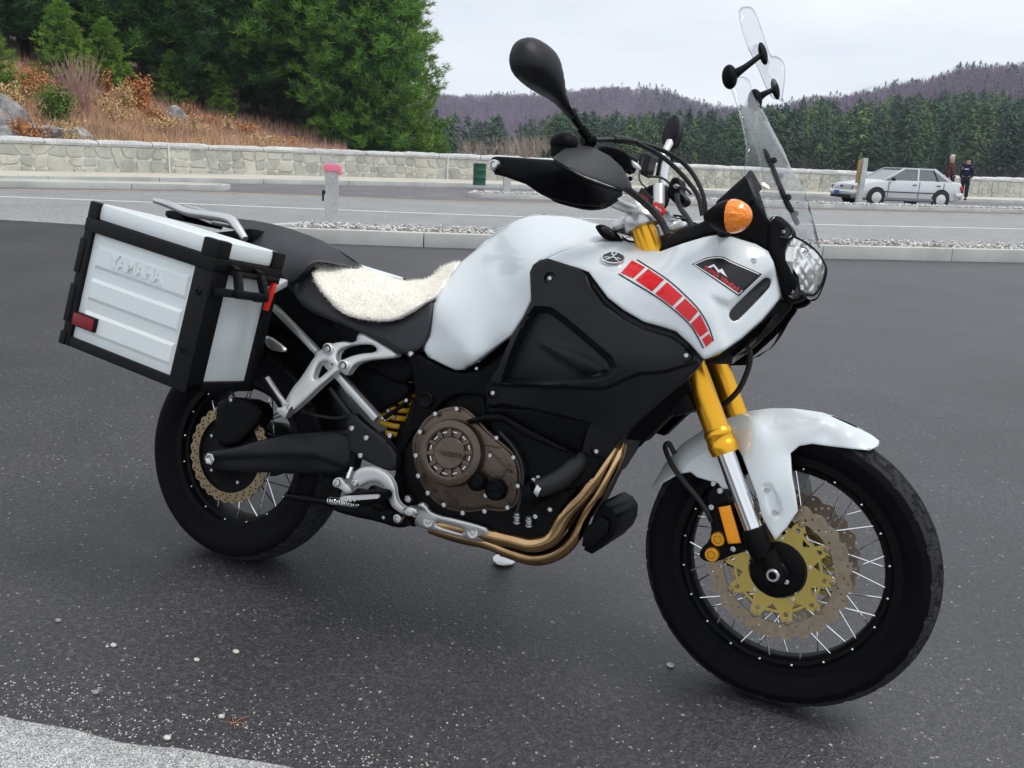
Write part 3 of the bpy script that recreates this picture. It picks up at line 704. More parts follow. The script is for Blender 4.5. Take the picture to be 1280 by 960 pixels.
for px, r, kd in ((345, 46, 'tall'), (296, 44, 'tall2'), (240, 43.5, 'tall3'), (186, 44, 'tall2'), (128, 46, 'tall3'), (70, 45, 'tall2'), (18, 43, 'tall'), (-50, 44, 'tall3'), (368, 58, 'tall2'), (318, 55, 'tall'), (268, 56, 'tall3'), (212, 54, 'tall'), (155, 57, 'tall2'), (98, 55, 'tall'), (40, 57, 'tall3'), (-20, 56, 'tall2'), (-110, 48, 'tall'), (430, 62, 'tall3'), (335, 68, 'tall3'), (230, 69, 'tall2'), (130, 70, 'tall'), (30, 70, 'tall2'), (285, 80, 'tall'), (180, 82, 'tall3'), (80, 80, 'tall'), (-20, 82, 'tall3'), (390, 78, 'tall'), (372, 47, 'tall3'), (320, 48, 'tall3'), (268, 47, 'tall'), (214, 47.5, 'tall2'), (158, 48, 'tall'), (100, 49, 'tall3'), (44, 48, 'tall2'), (-8, 49, 'tall3'), (-180, 47, 'tall2'), (-260, 45, 'tall'), (-350, 48, 'tall3'), (-450, 46, 'tall2'), (-560, 47, 'tall'), (-700, 46, 'tall3')):
    pine(kd, px, r, {'tall': 'tall dark pine with dense even boughs', 'tall2': 'tall mid green pine with long layered boughs', 'tall3': 'tall dark pine with layered boughs nearly to the ground'}[kd]+(' at the edge of the wood' if r < 46.5 else ' behind the edge of the wood' if r < 60 else ' deep inside the wood'))
pine('small', 88, 39.5, 'small yellow green young pine at the top of the rusty bank', .8); pine('small', -2, 33, 'small bright green young pine above the grey boulders', .62); pine('small', 140, 41, 'low spreading young pine under the dark wood', .7)
pine('small', 222, 42.5, 'low dark young pine at the foot of the wood', .6); pine('small', 283, 43, 'stunted young pine beside a bare trunk at the wood foot', .55)
pine('small', 548, 60, 'young pine beyond the wall past the broad pine', 1.0)
# ---- shrubs, boulders, dry growth on the bank
def shrub(px, r, ht, wd, leaf, n_leaf, label, name='shrub', stems=9, bare=False, lsz=.06):
    p = spot(px, r, .05); t = thing(name, label, 'shrub', p, 0, 'shrubs on the bank'); mb = MB(); C = []
    for k in range(stems):
        a = rnd.uniform(0, 6.28); e = arr([math.cos(a)*wd*rnd.uniform(.2, 1), math.sin(a)*wd*rnd.uniform(.2, 1), ht*rnd.uniform(.6, 1.05)]); mb.tube([(0, 0, 0), e*[.4, .4, .5], e], [.016, .011, .004], 5)
        for q in np.linspace(.3, 1, 8): C.append(e*q*[1, 1, 1])
        for j in range(4 if bare else 1):
            b_ = e*rnd.uniform(.4, .8); mb.tube([b_, b_+arr([rnd.uniform(-.2, .2), rnd.uniform(-.2, .2), rnd.uniform(.2, .5)])], [.008, .003], 4)
    mb.build('stem', 'twig_purple' if bare else 'bark', t)
    if n_leaf:
        C = arr(C)[nr.integers(0, len(C), n_leaf)]+nr.normal(0, 1, (n_leaf, 3))*[wd*.28, wd*.28, ht*.14]; C[:, 2] = np.maximum(C[:, 2], .03); d = nr.normal(0, 1, (n_leaf, 3)); d /= np.linalg.norm(d, axis=1)[:, None]; s_ = np.cross(d, nr.normal(0, 1, (n_leaf, 3))); s_ /= np.linalg.norm(s_, axis=1)[:, None]
        V = np.stack([C-d*lsz, C+s_*lsz*.5, C+d*lsz, C-s_*lsz*.5], 1).reshape(-1, 3); me = fast_mesh('foliage', V, np.arange(len(V)).reshape(-1, 4), leaf); link(bpy.data.objects.new('foliage', me), t)
shrub(178, 37, 1.25, .55, 'leaf_orange', 1600, 'orange brown leafy shrub on the bank above the wall')
shrub(166, 36, 1.0, .35, 'leaf_tan', 800, 'pale tan withered shrub touching the orange shrub')
shrub(143, 38.5, 1.1, .35, 'leaf_orange', 300, 'thin upright orange shrub at the bank top')
shrub(72, 31, 1.15, .55, 'leaf_green', 1500, 'bright green bush between boulders and bare twigs', lsz=.06)
shrub(112, 33, 2.1, .8, 'leaf_tan', 0, 'tall bare reddish twig bush on the bank', stems=34, bare=True)
shrub(95, 35, 1.7, .8, 'leaf_tan', 0, 'bare purple twig thicket beside the tall twig bush', stems=26, bare=True)
shrub(38, 34, 1.1, .8, 'leaf_orange', 600, 'rust coloured scrub just above the grey boulders')
shrub(20, 32, .8, .6, 'leaf_tan', 500, 'dull tan scrub growing over the boulders')
shrub(288, 36, .7, .3, 'leaf_tan', 260, 'pale straw coloured weed clump near the wall top')
shrub(232, 37, .8, .35, 'leaf_orange', 260, 'small rust bush between the pale boulder and the wood')
for k_, (px_, r_, lf_, lb_) in enumerate(((60, 36, 'leaf_orange', 'low orange scrub under the young pine'), (128, 35, 'leaf_tan', 'straw coloured scrub beside the tall twig bush'), (150, 33, 'leaf_tan', 'low pale scrub below the withered shrub'), (198, 35, 'leaf_orange', 'low copper scrub beside the orange shrub'), (205, 32.5, 'leaf_tan', 'dull yellow weeds just behind the wall below the pale boulder'),
                                        (250, 34, 'leaf_tan', 'pale dry weeds spreading over the middle of the bank'), (262, 38, 'leaf_orange', 'copper bush at the foot of a tall pine'), (310, 37, 'leaf_orange', 'low rust scrub where the bank meets the wood'), (330, 33, 'leaf_tan', 'thin tan weeds rising above the wall cap'), (365, 36, 'leaf_orange', 'small rust scrub near the broad pine'), (84, 29.2, 'leaf_tan', 'tan tufts between two low rocks'), (33, 28, 'leaf_orange', 'rust scrub hiding the foot of the boulders'), (5, 30.5, 'leaf_tan', 'tan scrub crowning the rocky outcrop'))):
    shrub(px_, r_, rnd.uniform(.45, .75), rnd.uniform(.5, .8), lf_, 620, lb_, lsz=.05)
def boulder(px, r, sx, sy, sz, label, rz=0., lift=0):
    p = spot(px, r); b = MB(); b.ball((0, 0, 0), 1, 14, 10); V = np.concatenate(b.V)
    for k in range(9):
        n_ = nr.normal(0, 1, 3); n_ /= np.linalg.norm(n_); h = nr.uniform(.45, .8); dd = V@n_; V = V-np.where(dd > h, dd-h, 0)[:, None]*n_
    V = V*[sx, sy, sz]; V = V@np.array([[math.cos(rz), -math.sin(rz), 0], [math.sin(rz), math.cos(rz), 0], [0, 0, 1]]).T
    o = obj('boulder', V, b.F, 'rock', None, 22, label=label, category='boulder', group='boulders on the bank'); o.location = p+arr([0, 0, sz*.15+lift])
boulder(-4, 28, .6, .6, .95, 'upright grey boulder with dark cracks at the bank edge', .4); boulder(24, 30, .55, .6, 1.0, 'tallest pale grey boulder on the bank', .9); boulder(-30, 29, 1.0, .9, 1.1, 'wide grey boulder at the end of the outcrop', .2)
boulder(52, 28.5, .8, .6, .45, 'low dark streaked boulder behind the wall below the green bush', 1.2); boulder(94, 29.5, .7, .5, .40, 'flat pale slab of rock among bare twigs', .3); boulder(216, 37, .7, .6, .55, 'pale rounded boulder in the rusty grass', .1); boulder(8, 27.5, .5, .5, .45, 'small split boulder just above the wall cap', .7)
def blades(name, n_, px0, px1, r0, r1, h, m, label, lean_=.35, wd=.02):
    px = nr.uniform(px0, px1, n_); r = r0+(r1-r0)*nr.random(n_); P = []
    keep = []
    for a, q in zip(px, r):
        rw_ = wall_r(a)+.6
        if q < rw_: q = rw_+nr.random()*4
        P.append(spot(a, q, .05))
    P = arr(P); N_ = len(P); d = nr.normal(0, lean_, (N_, 3)); d[:, 2] = 1; d /= np.linalg.norm(d, axis=1)[:, None]; s_ = np.cross(d, nr.normal(0, 1, (N_, 3))); s_ /= np.linalg.norm(s_, axis=1)[:, None]; L_ = h*nr.uniform(.4, 1.2, (N_, 1))
    V = np.stack([P-s_*wd, P+s_*wd, P+d*L_], 1).reshape(-1, 3); o = bpy.data.objects.new(name, fast_mesh(name, V, tris_to(V, N_), m)); link(o); tag(o, label, 'grass', kind='stuff')
blades('dry_grass', 12000, -120, 440, 24, 41, .38, 'grass_tan', 'tan dry grass covering the bank behind the wall'); blades('rusty_undergrowth', 12000, -120, 430, 29, 46, .48, 'grass_rust', 'rust red undergrowth along the top of the bank', .4); blades('bare_brush', 6000, -60, 430, 29, 44, .75, 'twig_purple', 'purple brown bare brush among the dry grass', .3, .012)
# ---- far woods
def conifers(n_tri, P, H, Rr, m, name, label):
    n_ = len(P); t = nr.random((n_, n_tri))**.85; a = nr.uniform(0, 6.283, (n_, n_tri)); rad = Rr[:, None]*((1-t)**.62+.04)*nr.uniform(.6, 1.25, (n_, n_tri)); h = H[:, None]*(.06+.94*t)
    C = P[:, None]+np.stack([rad*np.cos(a)*.55, rad*np.sin(a)*.55, h], -1); d = np.stack([np.cos(a), np.sin(a), nr.uniform(-.5, .35, a.shape)], -1); L_ = (rad*.5+.2)[..., None]; s_ = np.stack([-np.sin(a), np.cos(a), nr.normal(0, .3, a.shape)], -1); W_ = (.095*H[:, None]*.32+0*t)[..., None]
    V = np.stack([C-s_*W_*.5+[0, 0, .25], C+s_*W_*.5+[0, 0, .25], C+d*L_], 2).reshape(-1, 3)
    tp = np.stack([P+np.stack([0*H-.35, 0*H, H*.88], -1), P+np.stack([0*H+.35, 0*H, H*.88], -1), P+np.stack([0*H, 0*H, H*1.06], -1)], 1).reshape(-1, 3); V = np.concatenate([V, tp])
    o = bpy.data.objects.new(name, fast_mesh(name, V, tris_to(V, len(V)//3), m)); link(o); return tag(o, label, 'wood', kind='stuff')
def bares(n_tri, P, H, Rr, m, name, label, wd=.16):
    n_ = len(P); t = nr.random((n_, n_tri)); a = nr.uniform(0, 6.283, (n_, n_tri)); rr = Rr[:, None]*np.sqrt(nr.random((n_, n_tri)))*np.sin(np.clip(t*.85+.15, 0, 1)*3.0)**.6; C = P[:, None]+np.stack([rr*np.cos(a), rr*np.sin(a), H[:, None]*t*.85], -1)
    d = np.stack([np.cos(a)*.35, np.sin(a)*.35, 1+0*t], -1)+nr.normal(0, .2, (n_, n_tri, 3)); L_ = H[:, None, None]*.17; s_ = np.stack([-np.sin(a*3), np.cos(a*3), 0*a], -1)
    V = np.stack([C-s_*wd*H.mean()/10, C+s_*wd*H.mean()/10, C+d*L_], 2).reshape(-1, 3); o = bpy.data.objects.new(name, fast_mesh(name, V, tris_to(V, len(V)//3), m)); link(o); return tag(o, label, 'wood', kind='stuff')
def scatter(n_, px0, px1, r0, r1, zf, ok=None):
    out = []
    while len(out) < n_:
        px = nr.uniform(px0, px1); r = math.sqrt(nr.uniform(r0*r0, r1*r1))
        if ok and not ok(px, r): continue
        d = rays(px, 200.); d = d[:2]/np.linalg.norm(d[:2]); q = CP[:2]+d*r; out.append((q[0], q[1], zf(px, r)))
    return arr(out)
gap = lambda px, r: not (590 < px < 690 and r < 215 and nr.random() < .8)
for nm, m, n_, lb, sm_ in (('dark_conifer_wood', 'far_conifer_dark', 680, 'dark evergreen wood across the valley', (520, 1850)), ('green_conifer_wood', 'far_conifer_mid', 500, 'mid green evergreens mixed through the wood across the valley', (520, 1850)), ('pale_conifer_wood', 'far_conifer_light', 150, 'pale yellow green evergreens in the wood across the valley', (660, 1250))):
    P = scatter(n_, sm_[0], sm_[1], 150, 262, bank_z, gap); H = nr.uniform(7, 15, n_); conifers(420, P, H, H*nr.uniform(.22, .36, n_), m, nm, lb)
P = scatter(110, 575, 700, 135, 200, bank_z); bares(90, P, nr.uniform(6, 11, 110), nr.uniform(1.8, 3.2, 110), 'bare_tan', 'bare_tan_wood', 'pale tan leafless trees in a gap of the evergreen wood', .10)
P = scatter(260, 700, 1600, 120, 150, bank_z); bares(80, P, nr.uniform(4, 8.5, 260), nr.uniform(1.8, 3.2, 260), 'bare_dark', 'dark_brush', 'dark leafless brush along the foot of the evergreen wood', .12)
P = scatter(60, 530, 720, 105, 135, bank_z); H = nr.uniform(4, 7.5, 60); conifers(140, P, H, H*.27, 'far_conifer_dark', 'valley_conifer_wood', 'low dark evergreens just beyond the wall by the litter bin')
# hills
ridge1 = lambda px: np.interp(px, [200, 430, 560, 620, 707, 760, 812, 845, 882, 960, 1100, 1300], [122, 120, 118, 117, 113, 107, 111, 119, 129, 140, 165, 200])
ridge2 = lambda px: np.interp(px, [700, 800, 880, 920, 960, 1018, 1100, 1187, 1280, 1400, 1600, 1800, 2300, 2800], [205, 175, 146, 138, 134, 121, 105, 87, 74, 60, 50, 55, 150, 230])
def hill(name, px0, px1, rb, rr_, ridge, th_, zb, m):
    zr = lambda px: zpx(px, ridge(px), rr_)-th_
    def zf(px, r):
        t = (r-rb)/(rr_-rb); z1 = zr(px); b_ = 1.6*math.sin(px*.045+r*.01)*math.sin(r*.021+px*.02); return (zb+(z1-zb)*(1-(1-min(t, 1))**1.35) if t <= 1 else z1-(t-1)*40)+b_*min(1, max(0, 4*t))*(1 if t < .95 else .3)
    V = []; A = np.linspace(px0, px1, 70); B = np.linspace(rb, rr_*1.25, 30)
    for px in A:
        d = rays(px, 200.); d = d[:2]/np.linalg.norm(d[:2])
        for r in B: q = CP[:2]+d*r; V.append((q[0], q[1], zf(px, r)))
    obj(name, V, [(i*30+k, (i+1)*30+k, (i+1)*30+k+1, i*30+k+1) for i in range(69) for k in range(29)], m, None, 60, kind='structure'); return zf
zf1 = hill('far_hill', 150, 1350, 380, 650, ridge1, 8, -4, 'leaf_floor'); zf2 = hill('near_hill', 690, 2750, 255, 470, ridge2, 8, 2, 'leaf_floor')
P = scatter(3400, 420, 1000, 400, 655, zf1); bares(60, P, nr.uniform(6, 9, 3400), nr.uniform(2.6, 4.2, 3400), 'bare_purple_hazed', 'purple_hill_wood', 'purple grey leafless wood covering the far hill', .22)
P = scatter(3400, 860, 1850, 300, 475, zf2, lambda px, r: r > 330 or nr.random() < .4); bares(60, P, nr.uniform(6, 9, 3400), nr.uniform(2.4, 3.8, 3400), 'bare_purple_hazed', 'purple_slope_wood', 'purple brown leafless wood on the slope above the evergreens', .16)
P = np.concatenate([scatter(40, 540, 1000, 620, 648, zf1), scatter(110, 790, 930, 520, 650, zf1), scatter(60, 540, 900, 430, 600, zf1)]); H = nr.uniform(7, 11, len(P)); conifers(110, P, H, H*.3, 'far_conifer_dark', 'hilltop_conifers', 'scattered dark evergreens on the far hill')
P = np.concatenate([scatter(150, 880, 1600, 440, 468, zf2), scatter(260, 880, 1600, 258, 330, zf2), scatter(150, 880, 1600, 330, 450, zf2)]); H = nr.uniform(6, 10, len(P)); conifers(130, P, H, H*.30, 'far_conifer_dark', 'ridge_conifers', 'dark evergreens along the ridge and lower slope of the nearer hill')

# ================================================================ CAR AND PEOPLE
mat('car_silver', (.62, .64, .66), .3, metal=.35, coat=.5)
mat('car_grey', (.20, .21, .22), .5)
mat('car_glass', (.10, .13, .13), .06, spec=.9, coat=.6)
mat('car_black', (.012, .012, .013), .5)
mat('hubcap', (.66, .67, .68), .35, metal=.4)
mat('plate_blue', (.03, .12, .42), .4)
mat('emblem_blue', (.02, .04, .16), .3)
mat('tail_red', (.55, .02, .04), .25)
mat('amber_car', (.9, .38, .05), .3)
wf, wr_ = gp(1097, 258.2), gp(1171, 261.0); dcar = wf-wr_; dcar[2] = 0; dcar /= np.linalg.norm(dcar)
ncar = arr([-dcar[1], dcar[0], 0]); 
if ncar@(CP-wf) < 0: ncar = -ncar          # towards the camera: the visible flank
mid = (wf+wr_)/2-ncar*.80; car = thing('parked_car', 'silver four door sedan parked before the stone wall', 'car', (mid[0], mid[1], zt(mid[0], mid[1])+.006), math.atan2(dcar[1], dcar[0]))
car.scale = (.93, .93, .93)
sgn = 1 if (np.cross(dcar, ncar)[2] > 0) else -1       # which local y is the visible flank
X_ = [-2.12, -2.05, -1.75, -1.35, -.9, -.3, .3, .85, 1.1, 1.5, 1.85, 2.05, 2.13]
top_ = [.70, .90, .925, .93, .93, .92, .91, .90, .89, .83, .76, .70, .58]; wid = [.70, .78, .82, .835, .845, .845, .845, .84, .83, .81, .78, .72, .62]; bot = [.34, .27, .22, .19, .18, .18, .18, .18, .18, .19, .21, .24, .32]
V = []; K = 12
for x, t, w_, b_ in zip(X_, top_, wid, bot):
    half = [(0, b_), (w_*.8, b_), (w_*.97, b_+.06), (w_*1.0, b_+(t-b_)*.45), (w_*.985, t-.14), (w_*.95, t-.05), (w_*.86, t-.005), (0, t+.02)]
    V += [(x, a, z) for a, z in half]+[(x, -a, z) for a, z in half[-2:0:-1]]
n_ = 14; F = [(i*n_+j, i*n_+(j+1) % n_, (i+1)*n_+(j+1) % n_, (i+1)*n_+j) for i in range(len(X_)-1) for j in range(n_)]+[tuple(range(n_-1, -1, -1)), tuple((len(X_)-1)*n_+j for j in range(n_))]
body = obj('body', V, F, 'car_silver', car, 38)
gl = [(-1.62, .90, .74), (-1.02, 1.29, .60), (.18, 1.30, .60), (.98, .89, .74)]
def ghouse(pts, inset, zoff=0): return [(x, s*(w_-inset), z+zoff) for x, z, w_ in pts for s in (1, -1)]
mb = MB(); mb.add(ghouse(gl, 0), [(0, 2, 3, 1), (2, 4, 5, 3), (4, 6, 7, 5), (0, 6, 4, 2), (1, 3, 5, 7), (0, 1, 7, 6)]); mb.build('window_glass', 'car_glass', car, smooth=0)
mb = MB(); mb.box((-.42, 0, 1.315), (1.30, 1.24, .045), None, .02); mb.build('roof', 'car_silver', car)
def pil(a, b, wd_=.07, m='car_silver', nm='pillar'): mb = MB(); mb.bar(a, b, wd_, .035, up=(0, 1, 0), bev=.006); mb.build(nm, m, car)
for s in (1, -1):
    pil((.98, s*.745, .88), (.16, s*.605, 1.31)); pil((-1.64, s*.745, .89), (-1.0, s*.605, 1.31), .10); pil((-.32, s*.755, .88), (-.38, s*.61, 1.31), .06, 'car_silver'); pil((-1.12, s*.752, .90), (-.98, s*.612, 1.28), .03, 'car_black'); pil((.18, s*.61, 1.305), (-1.0, s*.61, 1.305), .05)
    mb = MB(); mb.box((-.05, s*.852, .50), (3.0, .012, .035), None, .004); mb.build('side_moulding', 'car_black', car)
    mb = MB(); mb.box((0, s*.845, .26), (1.9, .02, .10), None, .006); mb.build('sill', 'car_grey', car)
    for x in (.84, -.34, -1.30): mb = MB(); mb.bar((x, s*.851, .30), (x-.02, s*.838, .87), .010, .012, up=(0, 1, 0)); mb.build('door_seam', 'car_black', car)
    for x in (-.16, -1.10): mb = MB(); mb.box((x, s*.852, .76), (.15, .015, .035), None, .005); mb.build('door_handle', 'car_black', car)
    mb = MB(); mb.box((.72, s*.90, .93), (.09, .16, .11), None, .03); mb.build('door_mirror', 'car_black', car)
    mb = MB(); mb.box((2.0, s*.52, .60), (.16, .36, .12), axisrot(arr([0, 0, 1.]), s*-.28), .02); mb.build('headlight', 'car_glass', car)
    mb = MB(); mb.box((1.90, s*.745, .60), (.24, .05, .10), axisrot(arr([0, 0, 1.]), s*-.18), .015); mb.build('corner_light', 'amber_car', car)
    mb = MB(); mb.box((-2.05, s*.70, .70), (.10, .20, .16), None, .015); mb.build('tail_light', 'tail_red', car)
    for x in (1.25, -1.25):
        mb = MB(); mb.lathe([(.0, .001), (0, .345), (.02, .345), (.02, .001)], (x, s*.832, .31), (0, s, 0), 28); mb.build('wheel_arch', 'car_black', car)
        w_ = MB(); w_.lathe([(-.14, .001), (-.14, .25), (-.13, .285), (0, .29), (.02, .285), (.03, .25), (.03, .19), (.02, .185), (.02, .001)], (x, s*.835, .29), (0, s, 0), 28); ww = w_.build('wheel', 'car_black', car)
        w_ = MB(); w_.lathe([(.0, .19), (.035, .185), (.045, .15), (.05, .05), (.055, .001)], (x, s*.835, .29), (0, s, 0), 20); w_.build('wheel_cover', 'hubcap', ww)
mb = MB(); mb.tube([(1.78, -.80, .42), (2.06, -.70, .42), (2.18, -.40, .42), (2.20, 0, .42), (2.18, .40, .42), (2.06, .70, .42), (1.78, .80, .42)], .09, 10, 3, flat=1); mb.build('front_bumper', 'car_silver', car)
mb = MB(); mb.tube([(-1.8, -.82, .46), (-2.08, -.75, .46), (-2.16, -.4, .46), (-2.17, 0, .46), (-2.16, .4, .46), (-2.08, .75, .46), (-1.8, .82, .46)], .09, 10, 3); mb.build('rear_bumper', 'car_silver', car)
mb = MB(); mb.box((2.14, 0, .28), (.08, 1.2, .10), None, .02); mb.build('air_intake', 'car_black', car)
mb = MB(); mb.box((2.295, 0, .42), (.01, .32, .13), None, .003); mb.build('number_plate', 'plate_blue', car)
mb = MB(); mb.ball((2.13, 0, .63), (.012, .10, .045), 16, 8); mb.build('emblem', 'emblem_blue', car)
mb = MB(); mb.tube([(-.3, -.3, 1.33), (-.55, -.3, 1.62)], [.006, .003], 5); mb.build('aerial', 'car_black', car)
# people
mat('skin', (.55, .34, .25), .6); mat('navy_cloth', (.008, .012, .045), .85, noise=(30, .2)); mat('brown_cloth', (.075, .032, .026), .9, noise=(30, .2)); mat('dark_trousers', (.012, .014, .030), .85)
mat('hair_dark', (.02, .015, .012), .8); mat('hair_pale', (.62, .58, .52), .8); mat('shoe', (.012, .012, .012), .6)
def skin(name, pts, edges, rad, m, parent, root=0):
    me = bpy.data.meshes.new(name); me.from_pydata(pts, edges, []); me.materials.append(MATS[m]); o = bpy.data.objects.new(name, me); link(o, parent)
    o.modifiers.new('s', 'SKIN'); 
    for i, r in enumerate(rad): me.skin_vertices[0].data[i].radius = r if isinstance(r, tuple) else (r, r)
    me.skin_vertices[0].data[root].use_root = True
    sb = o.modifiers.new('b', 'SUBSURF'); sb.levels = 2; sb.render_levels = 2; o.modifiers['s'].use_smooth_shade = True
    return o
def person(p, rz, label, top, hair, turn, hat):
    t = thing('person', label, 'person', p, rz, None)
    J = [(0, 0, .93), (0, 0, 1.15), (0, 0, 1.38), (.0, 0, 1.48), (.01, 0, 1.56), (.015, 0, 1.66), (0, .17, 1.39), (-.02, .22, 1.13), (.06, .20, .90), (.09, .19, .83), (0, -.17, 1.39), (-.02, -.22, 1.13), (.06, -.20, .90), (.09, -.19, .83),
         (0, .09, .88), (.01, .10, .48), (-.01, .11, .09), (.12, .12, .04), (0, -.09, .88), (.01, -.10, .48), (-.01, -.11, .09), (.12, -.12, .04)]
    E_ = [(0, 1), (1, 2), (2, 3), (3, 4), (4, 5), (2, 6), (6, 7), (7, 8), (8, 9), (2, 10), (10, 11), (11, 12), (12, 13), (0, 14), (14, 15), (15, 16), (16, 17), (0, 18), (18, 19), (19, 20), (20, 21)]
    Rr = [(.09, .07), (.08, .07), (.08, .07), .05, .085, .085, .062, .047, .036, .034, .062, .047, .036, .034, .085, .06, .042, .04, .085, .06, .042, .04]
    J2 = list(J); E2 = list(E_); R2 = list(Rr)
    for hnd in (9, 13):
        h = J[hnd]
        for k in range(5):
            i = len(J2); off = (k-2)*.016
            if k == 4: J2 += [(h[0]+.03, h[1], h[2]-.01), (h[0]+.045, h[1], h[2]-.04)]
            else: J2 += [(h[0]+off*.7, h[1]+.004, h[2]-.05), (h[0]+off*.7+.012, h[1], h[2]-.085+.006*abs(k-1))]
            R2 += [.010, .009]; E2 += [(hnd, i), (i, i+1)]
    skin('body', J2, E2, R2, 'skin', t)
    g = lambda ids: ([J[i] for i in ids], [(ids.index(a), ids.index(b)) for a, b in E_ if a in ids and b in ids])
    ids = [0, 1, 2, 3, 6, 7, 8, 10, 11, 12]; P_, Q_ = g(ids); skin('jacket', P_, Q_, [(.19, .16), (.18, .15), (.17, .14), .075, .085, .068, .055, .085, .068, .055], top, t)
    ids = [0, 14, 15, 16, 18, 19, 20]; P_, Q_ = g(ids); skin('trousers', P_, Q_, [(.16, .13), .11, .085, .075, .11, .085, .075], 'dark_trousers', t)
    for s in (1, -1): mb = MB(); mb.ball((.06, s*.115, .045), (.14, .055, .05), 12, 8); mb.build('shoe', 'shoe', t)
    mb = MB(); mb.ball((-.005, 0, 1.655), (.105, .09, .115), 16, 12); V = np.concatenate(mb.V); V[:, 2] = np.where(V[:, 0] > .05, np.maximum(V[:, 2], 1.70), V[:, 2]); V[:, 0] = np.where(V[:, 2] < 1.66, np.minimum(V[:, 0], .02), V[:, 0]); obj('hair', V, mb.F, hair, t, 60)
    mb = MB(); mb.ball((.098, 0, 1.625), (.018, .014, .022), 8, 6); mb.build('nose', 'skin', t)
    mb = MB(); [mb.ball((.086, s*.03, 1.655), (.01, .014, .008), 8, 6) for s in (1, -1)]; mb.build('eyes', 'hair_dark', t)
    mb = MB(); mb.ball((.09, 0, 1.575), (.008, .022, .006), 8, 6); mb.build('mouth', 'tail_red', t)
    return t
pA = gp(1203, 250.0, .13); toCam = math.atan2(CP[1]-pA[1], CP[0]-pA[0])
h1_ = person(tuple(pA), toCam-.25, 'person in navy sweatshirt and dark trousers standing by the stone wall', 'navy_cloth', 'hair_dark', 0, False); h1_.scale = (.92,)*3
mb = MB(); mb.box((.150, 0, 1.27), (.012, .16, .045), None, .004); mb.build('chest_print', 'ink_white_far' if 'ink_white_far' in MATS else mat('ink_white_far', (.7, .7, .75), .6), h1_)
pB = gp(1182, 251.5, .13); h2_ = person(tuple(pB), toCam+1.2, 'person in dark brown coat and pale cap standing behind the silver car', 'brown_cloth', 'hair_pale', 0, True)

# ---------------------------------------------------------------- air
hz_ = MB(); hz_.box((60, 300, 55), (2400, 1500, 180), None, 0)
M = bpy.data.materials.new('air'); M.use_nodes = True; t_ = M.node_tree; t_.nodes.clear(); o_ = nd('ShaderNodeOutputMaterial', t_); v_ = nd('ShaderNodeVolumePrincipled', t_); v_.inputs['Color'].default_value = (.80, .86, 1, 1); v_.inputs['Density'].default_value = .00038; t_.links.new(v_.outputs[0], o_.inputs['Volume']); MATS['air'] = M
hz_.build('haze', 'air', None, smooth=0, kind='stuff', label='thin pale air over the whole valley', category='haze')

h2_.scale = (.94,)*3
# ================================================================ MOTORCYCLE
mat('white_paint', (.64, .685, .70), .22, coat=.8, var=.02, vscale=3)
mat('black_fairing', (.0065, .007, .0095), .42, bump=(900, .12), spec=.32)
mat('black_plastic', (.0022, .0023, .0034), .48, bump=(700, .15), spec=.10)
mat('black_metal', (.0022, .0022, .003), .40, metal=.0, spec=.12, bump=(500, .08))
mat('guard_grey', (.022, .023, .026), .45, bump=(900, .12), spec=.4)
mat('vinyl', (.0085, .0095, .014), .38, bump=(420, .2), spec=.55)
mat('gold_anodised', (.85, .43, .035), .28, metal=.9)
mat('chrome', (.78, .79, .80), .12, metal=1)
mat('aluminium', (.62, .63, .63), .34, metal=.85, bump=(300, .05))
mat('cast_silver', (.66, .67, .67), .42, metal=.5)
mat('steel_bolt', (.6, .6, .6), .3, metal=1)
mat('bronze_cover', (.110, .085, .067), .30, metal=.85, bump=(160, .16), var=.12, vscale=20)
mat('header_pipe', (.50, .32, .16), .15, metal=1, var=.55, vscale=7)
mat('rubber', (.0032, .0029, .0042), .62, bump=(260, .2), spec=.10)
mat('rubber_tread', (.020, .020, .021), .75, bump=(200, .35), var=.3, vscale=14, spec=.3)
mat('rubber_hose', (.012, .012, .013), .5)
mat('disc_steel', (.36, .29, .21), .32, metal=.95, noise=(60, .12))
mat('disc_steel_rear', (.27, .205, .125), .4, metal=.85, noise=(60, .15))
mat('carrier_gold', (.60, .47, .13), .27, metal=.9)
mat('red_paint', (.62, .004, .010), .3, coat=.2)
mat('red_plastic', (.75, .03, .02), .4)
mat('red_lens', (.20, .004, .008), .25, coat=.1, spec=.3, bump=(260, .2))
mat('amber_lens', (1.0, .27, .005), .12, coat=.7, bump=(120, .5))
mat('amber_reflector', (.95, .33, .01), .3, noise=(400, .12))
mat('amber_metal', (.85, .40, .03), .3, metal=.6)
mat('yellow_spring', (.80, .42, .01), .35, coat=.3)
mat('ink_black', (.008, .008, .010), .3)
mat('ink_white', (.85, .85, .85), .35)
mat('ink_red', (.65, .03, .04), .35)
mat('wool', (.93, .90, .82), .95, var=.04, vscale=25, sheen=.3)
mat('pannier_white', (.70, .75, .755), .42, var=.02, vscale=4, noise=(300, .015))
mat('pannier_black', (.0035, .0037, .0046), .5, bump=(500, .2), spec=.2)
mat('reflector_chrome', (.92, .91, .88), .22, metal=.8)
mat('mirror_glass', (.8, .8, .8), .02, metal=1)
clear_mat("clear_screen", (.965, .973, .978), .42)
clear_mat("clear_lens", (.97, .975, .98), .4)
clear_mat("clear_edge", (.86, .89, .91), .6)

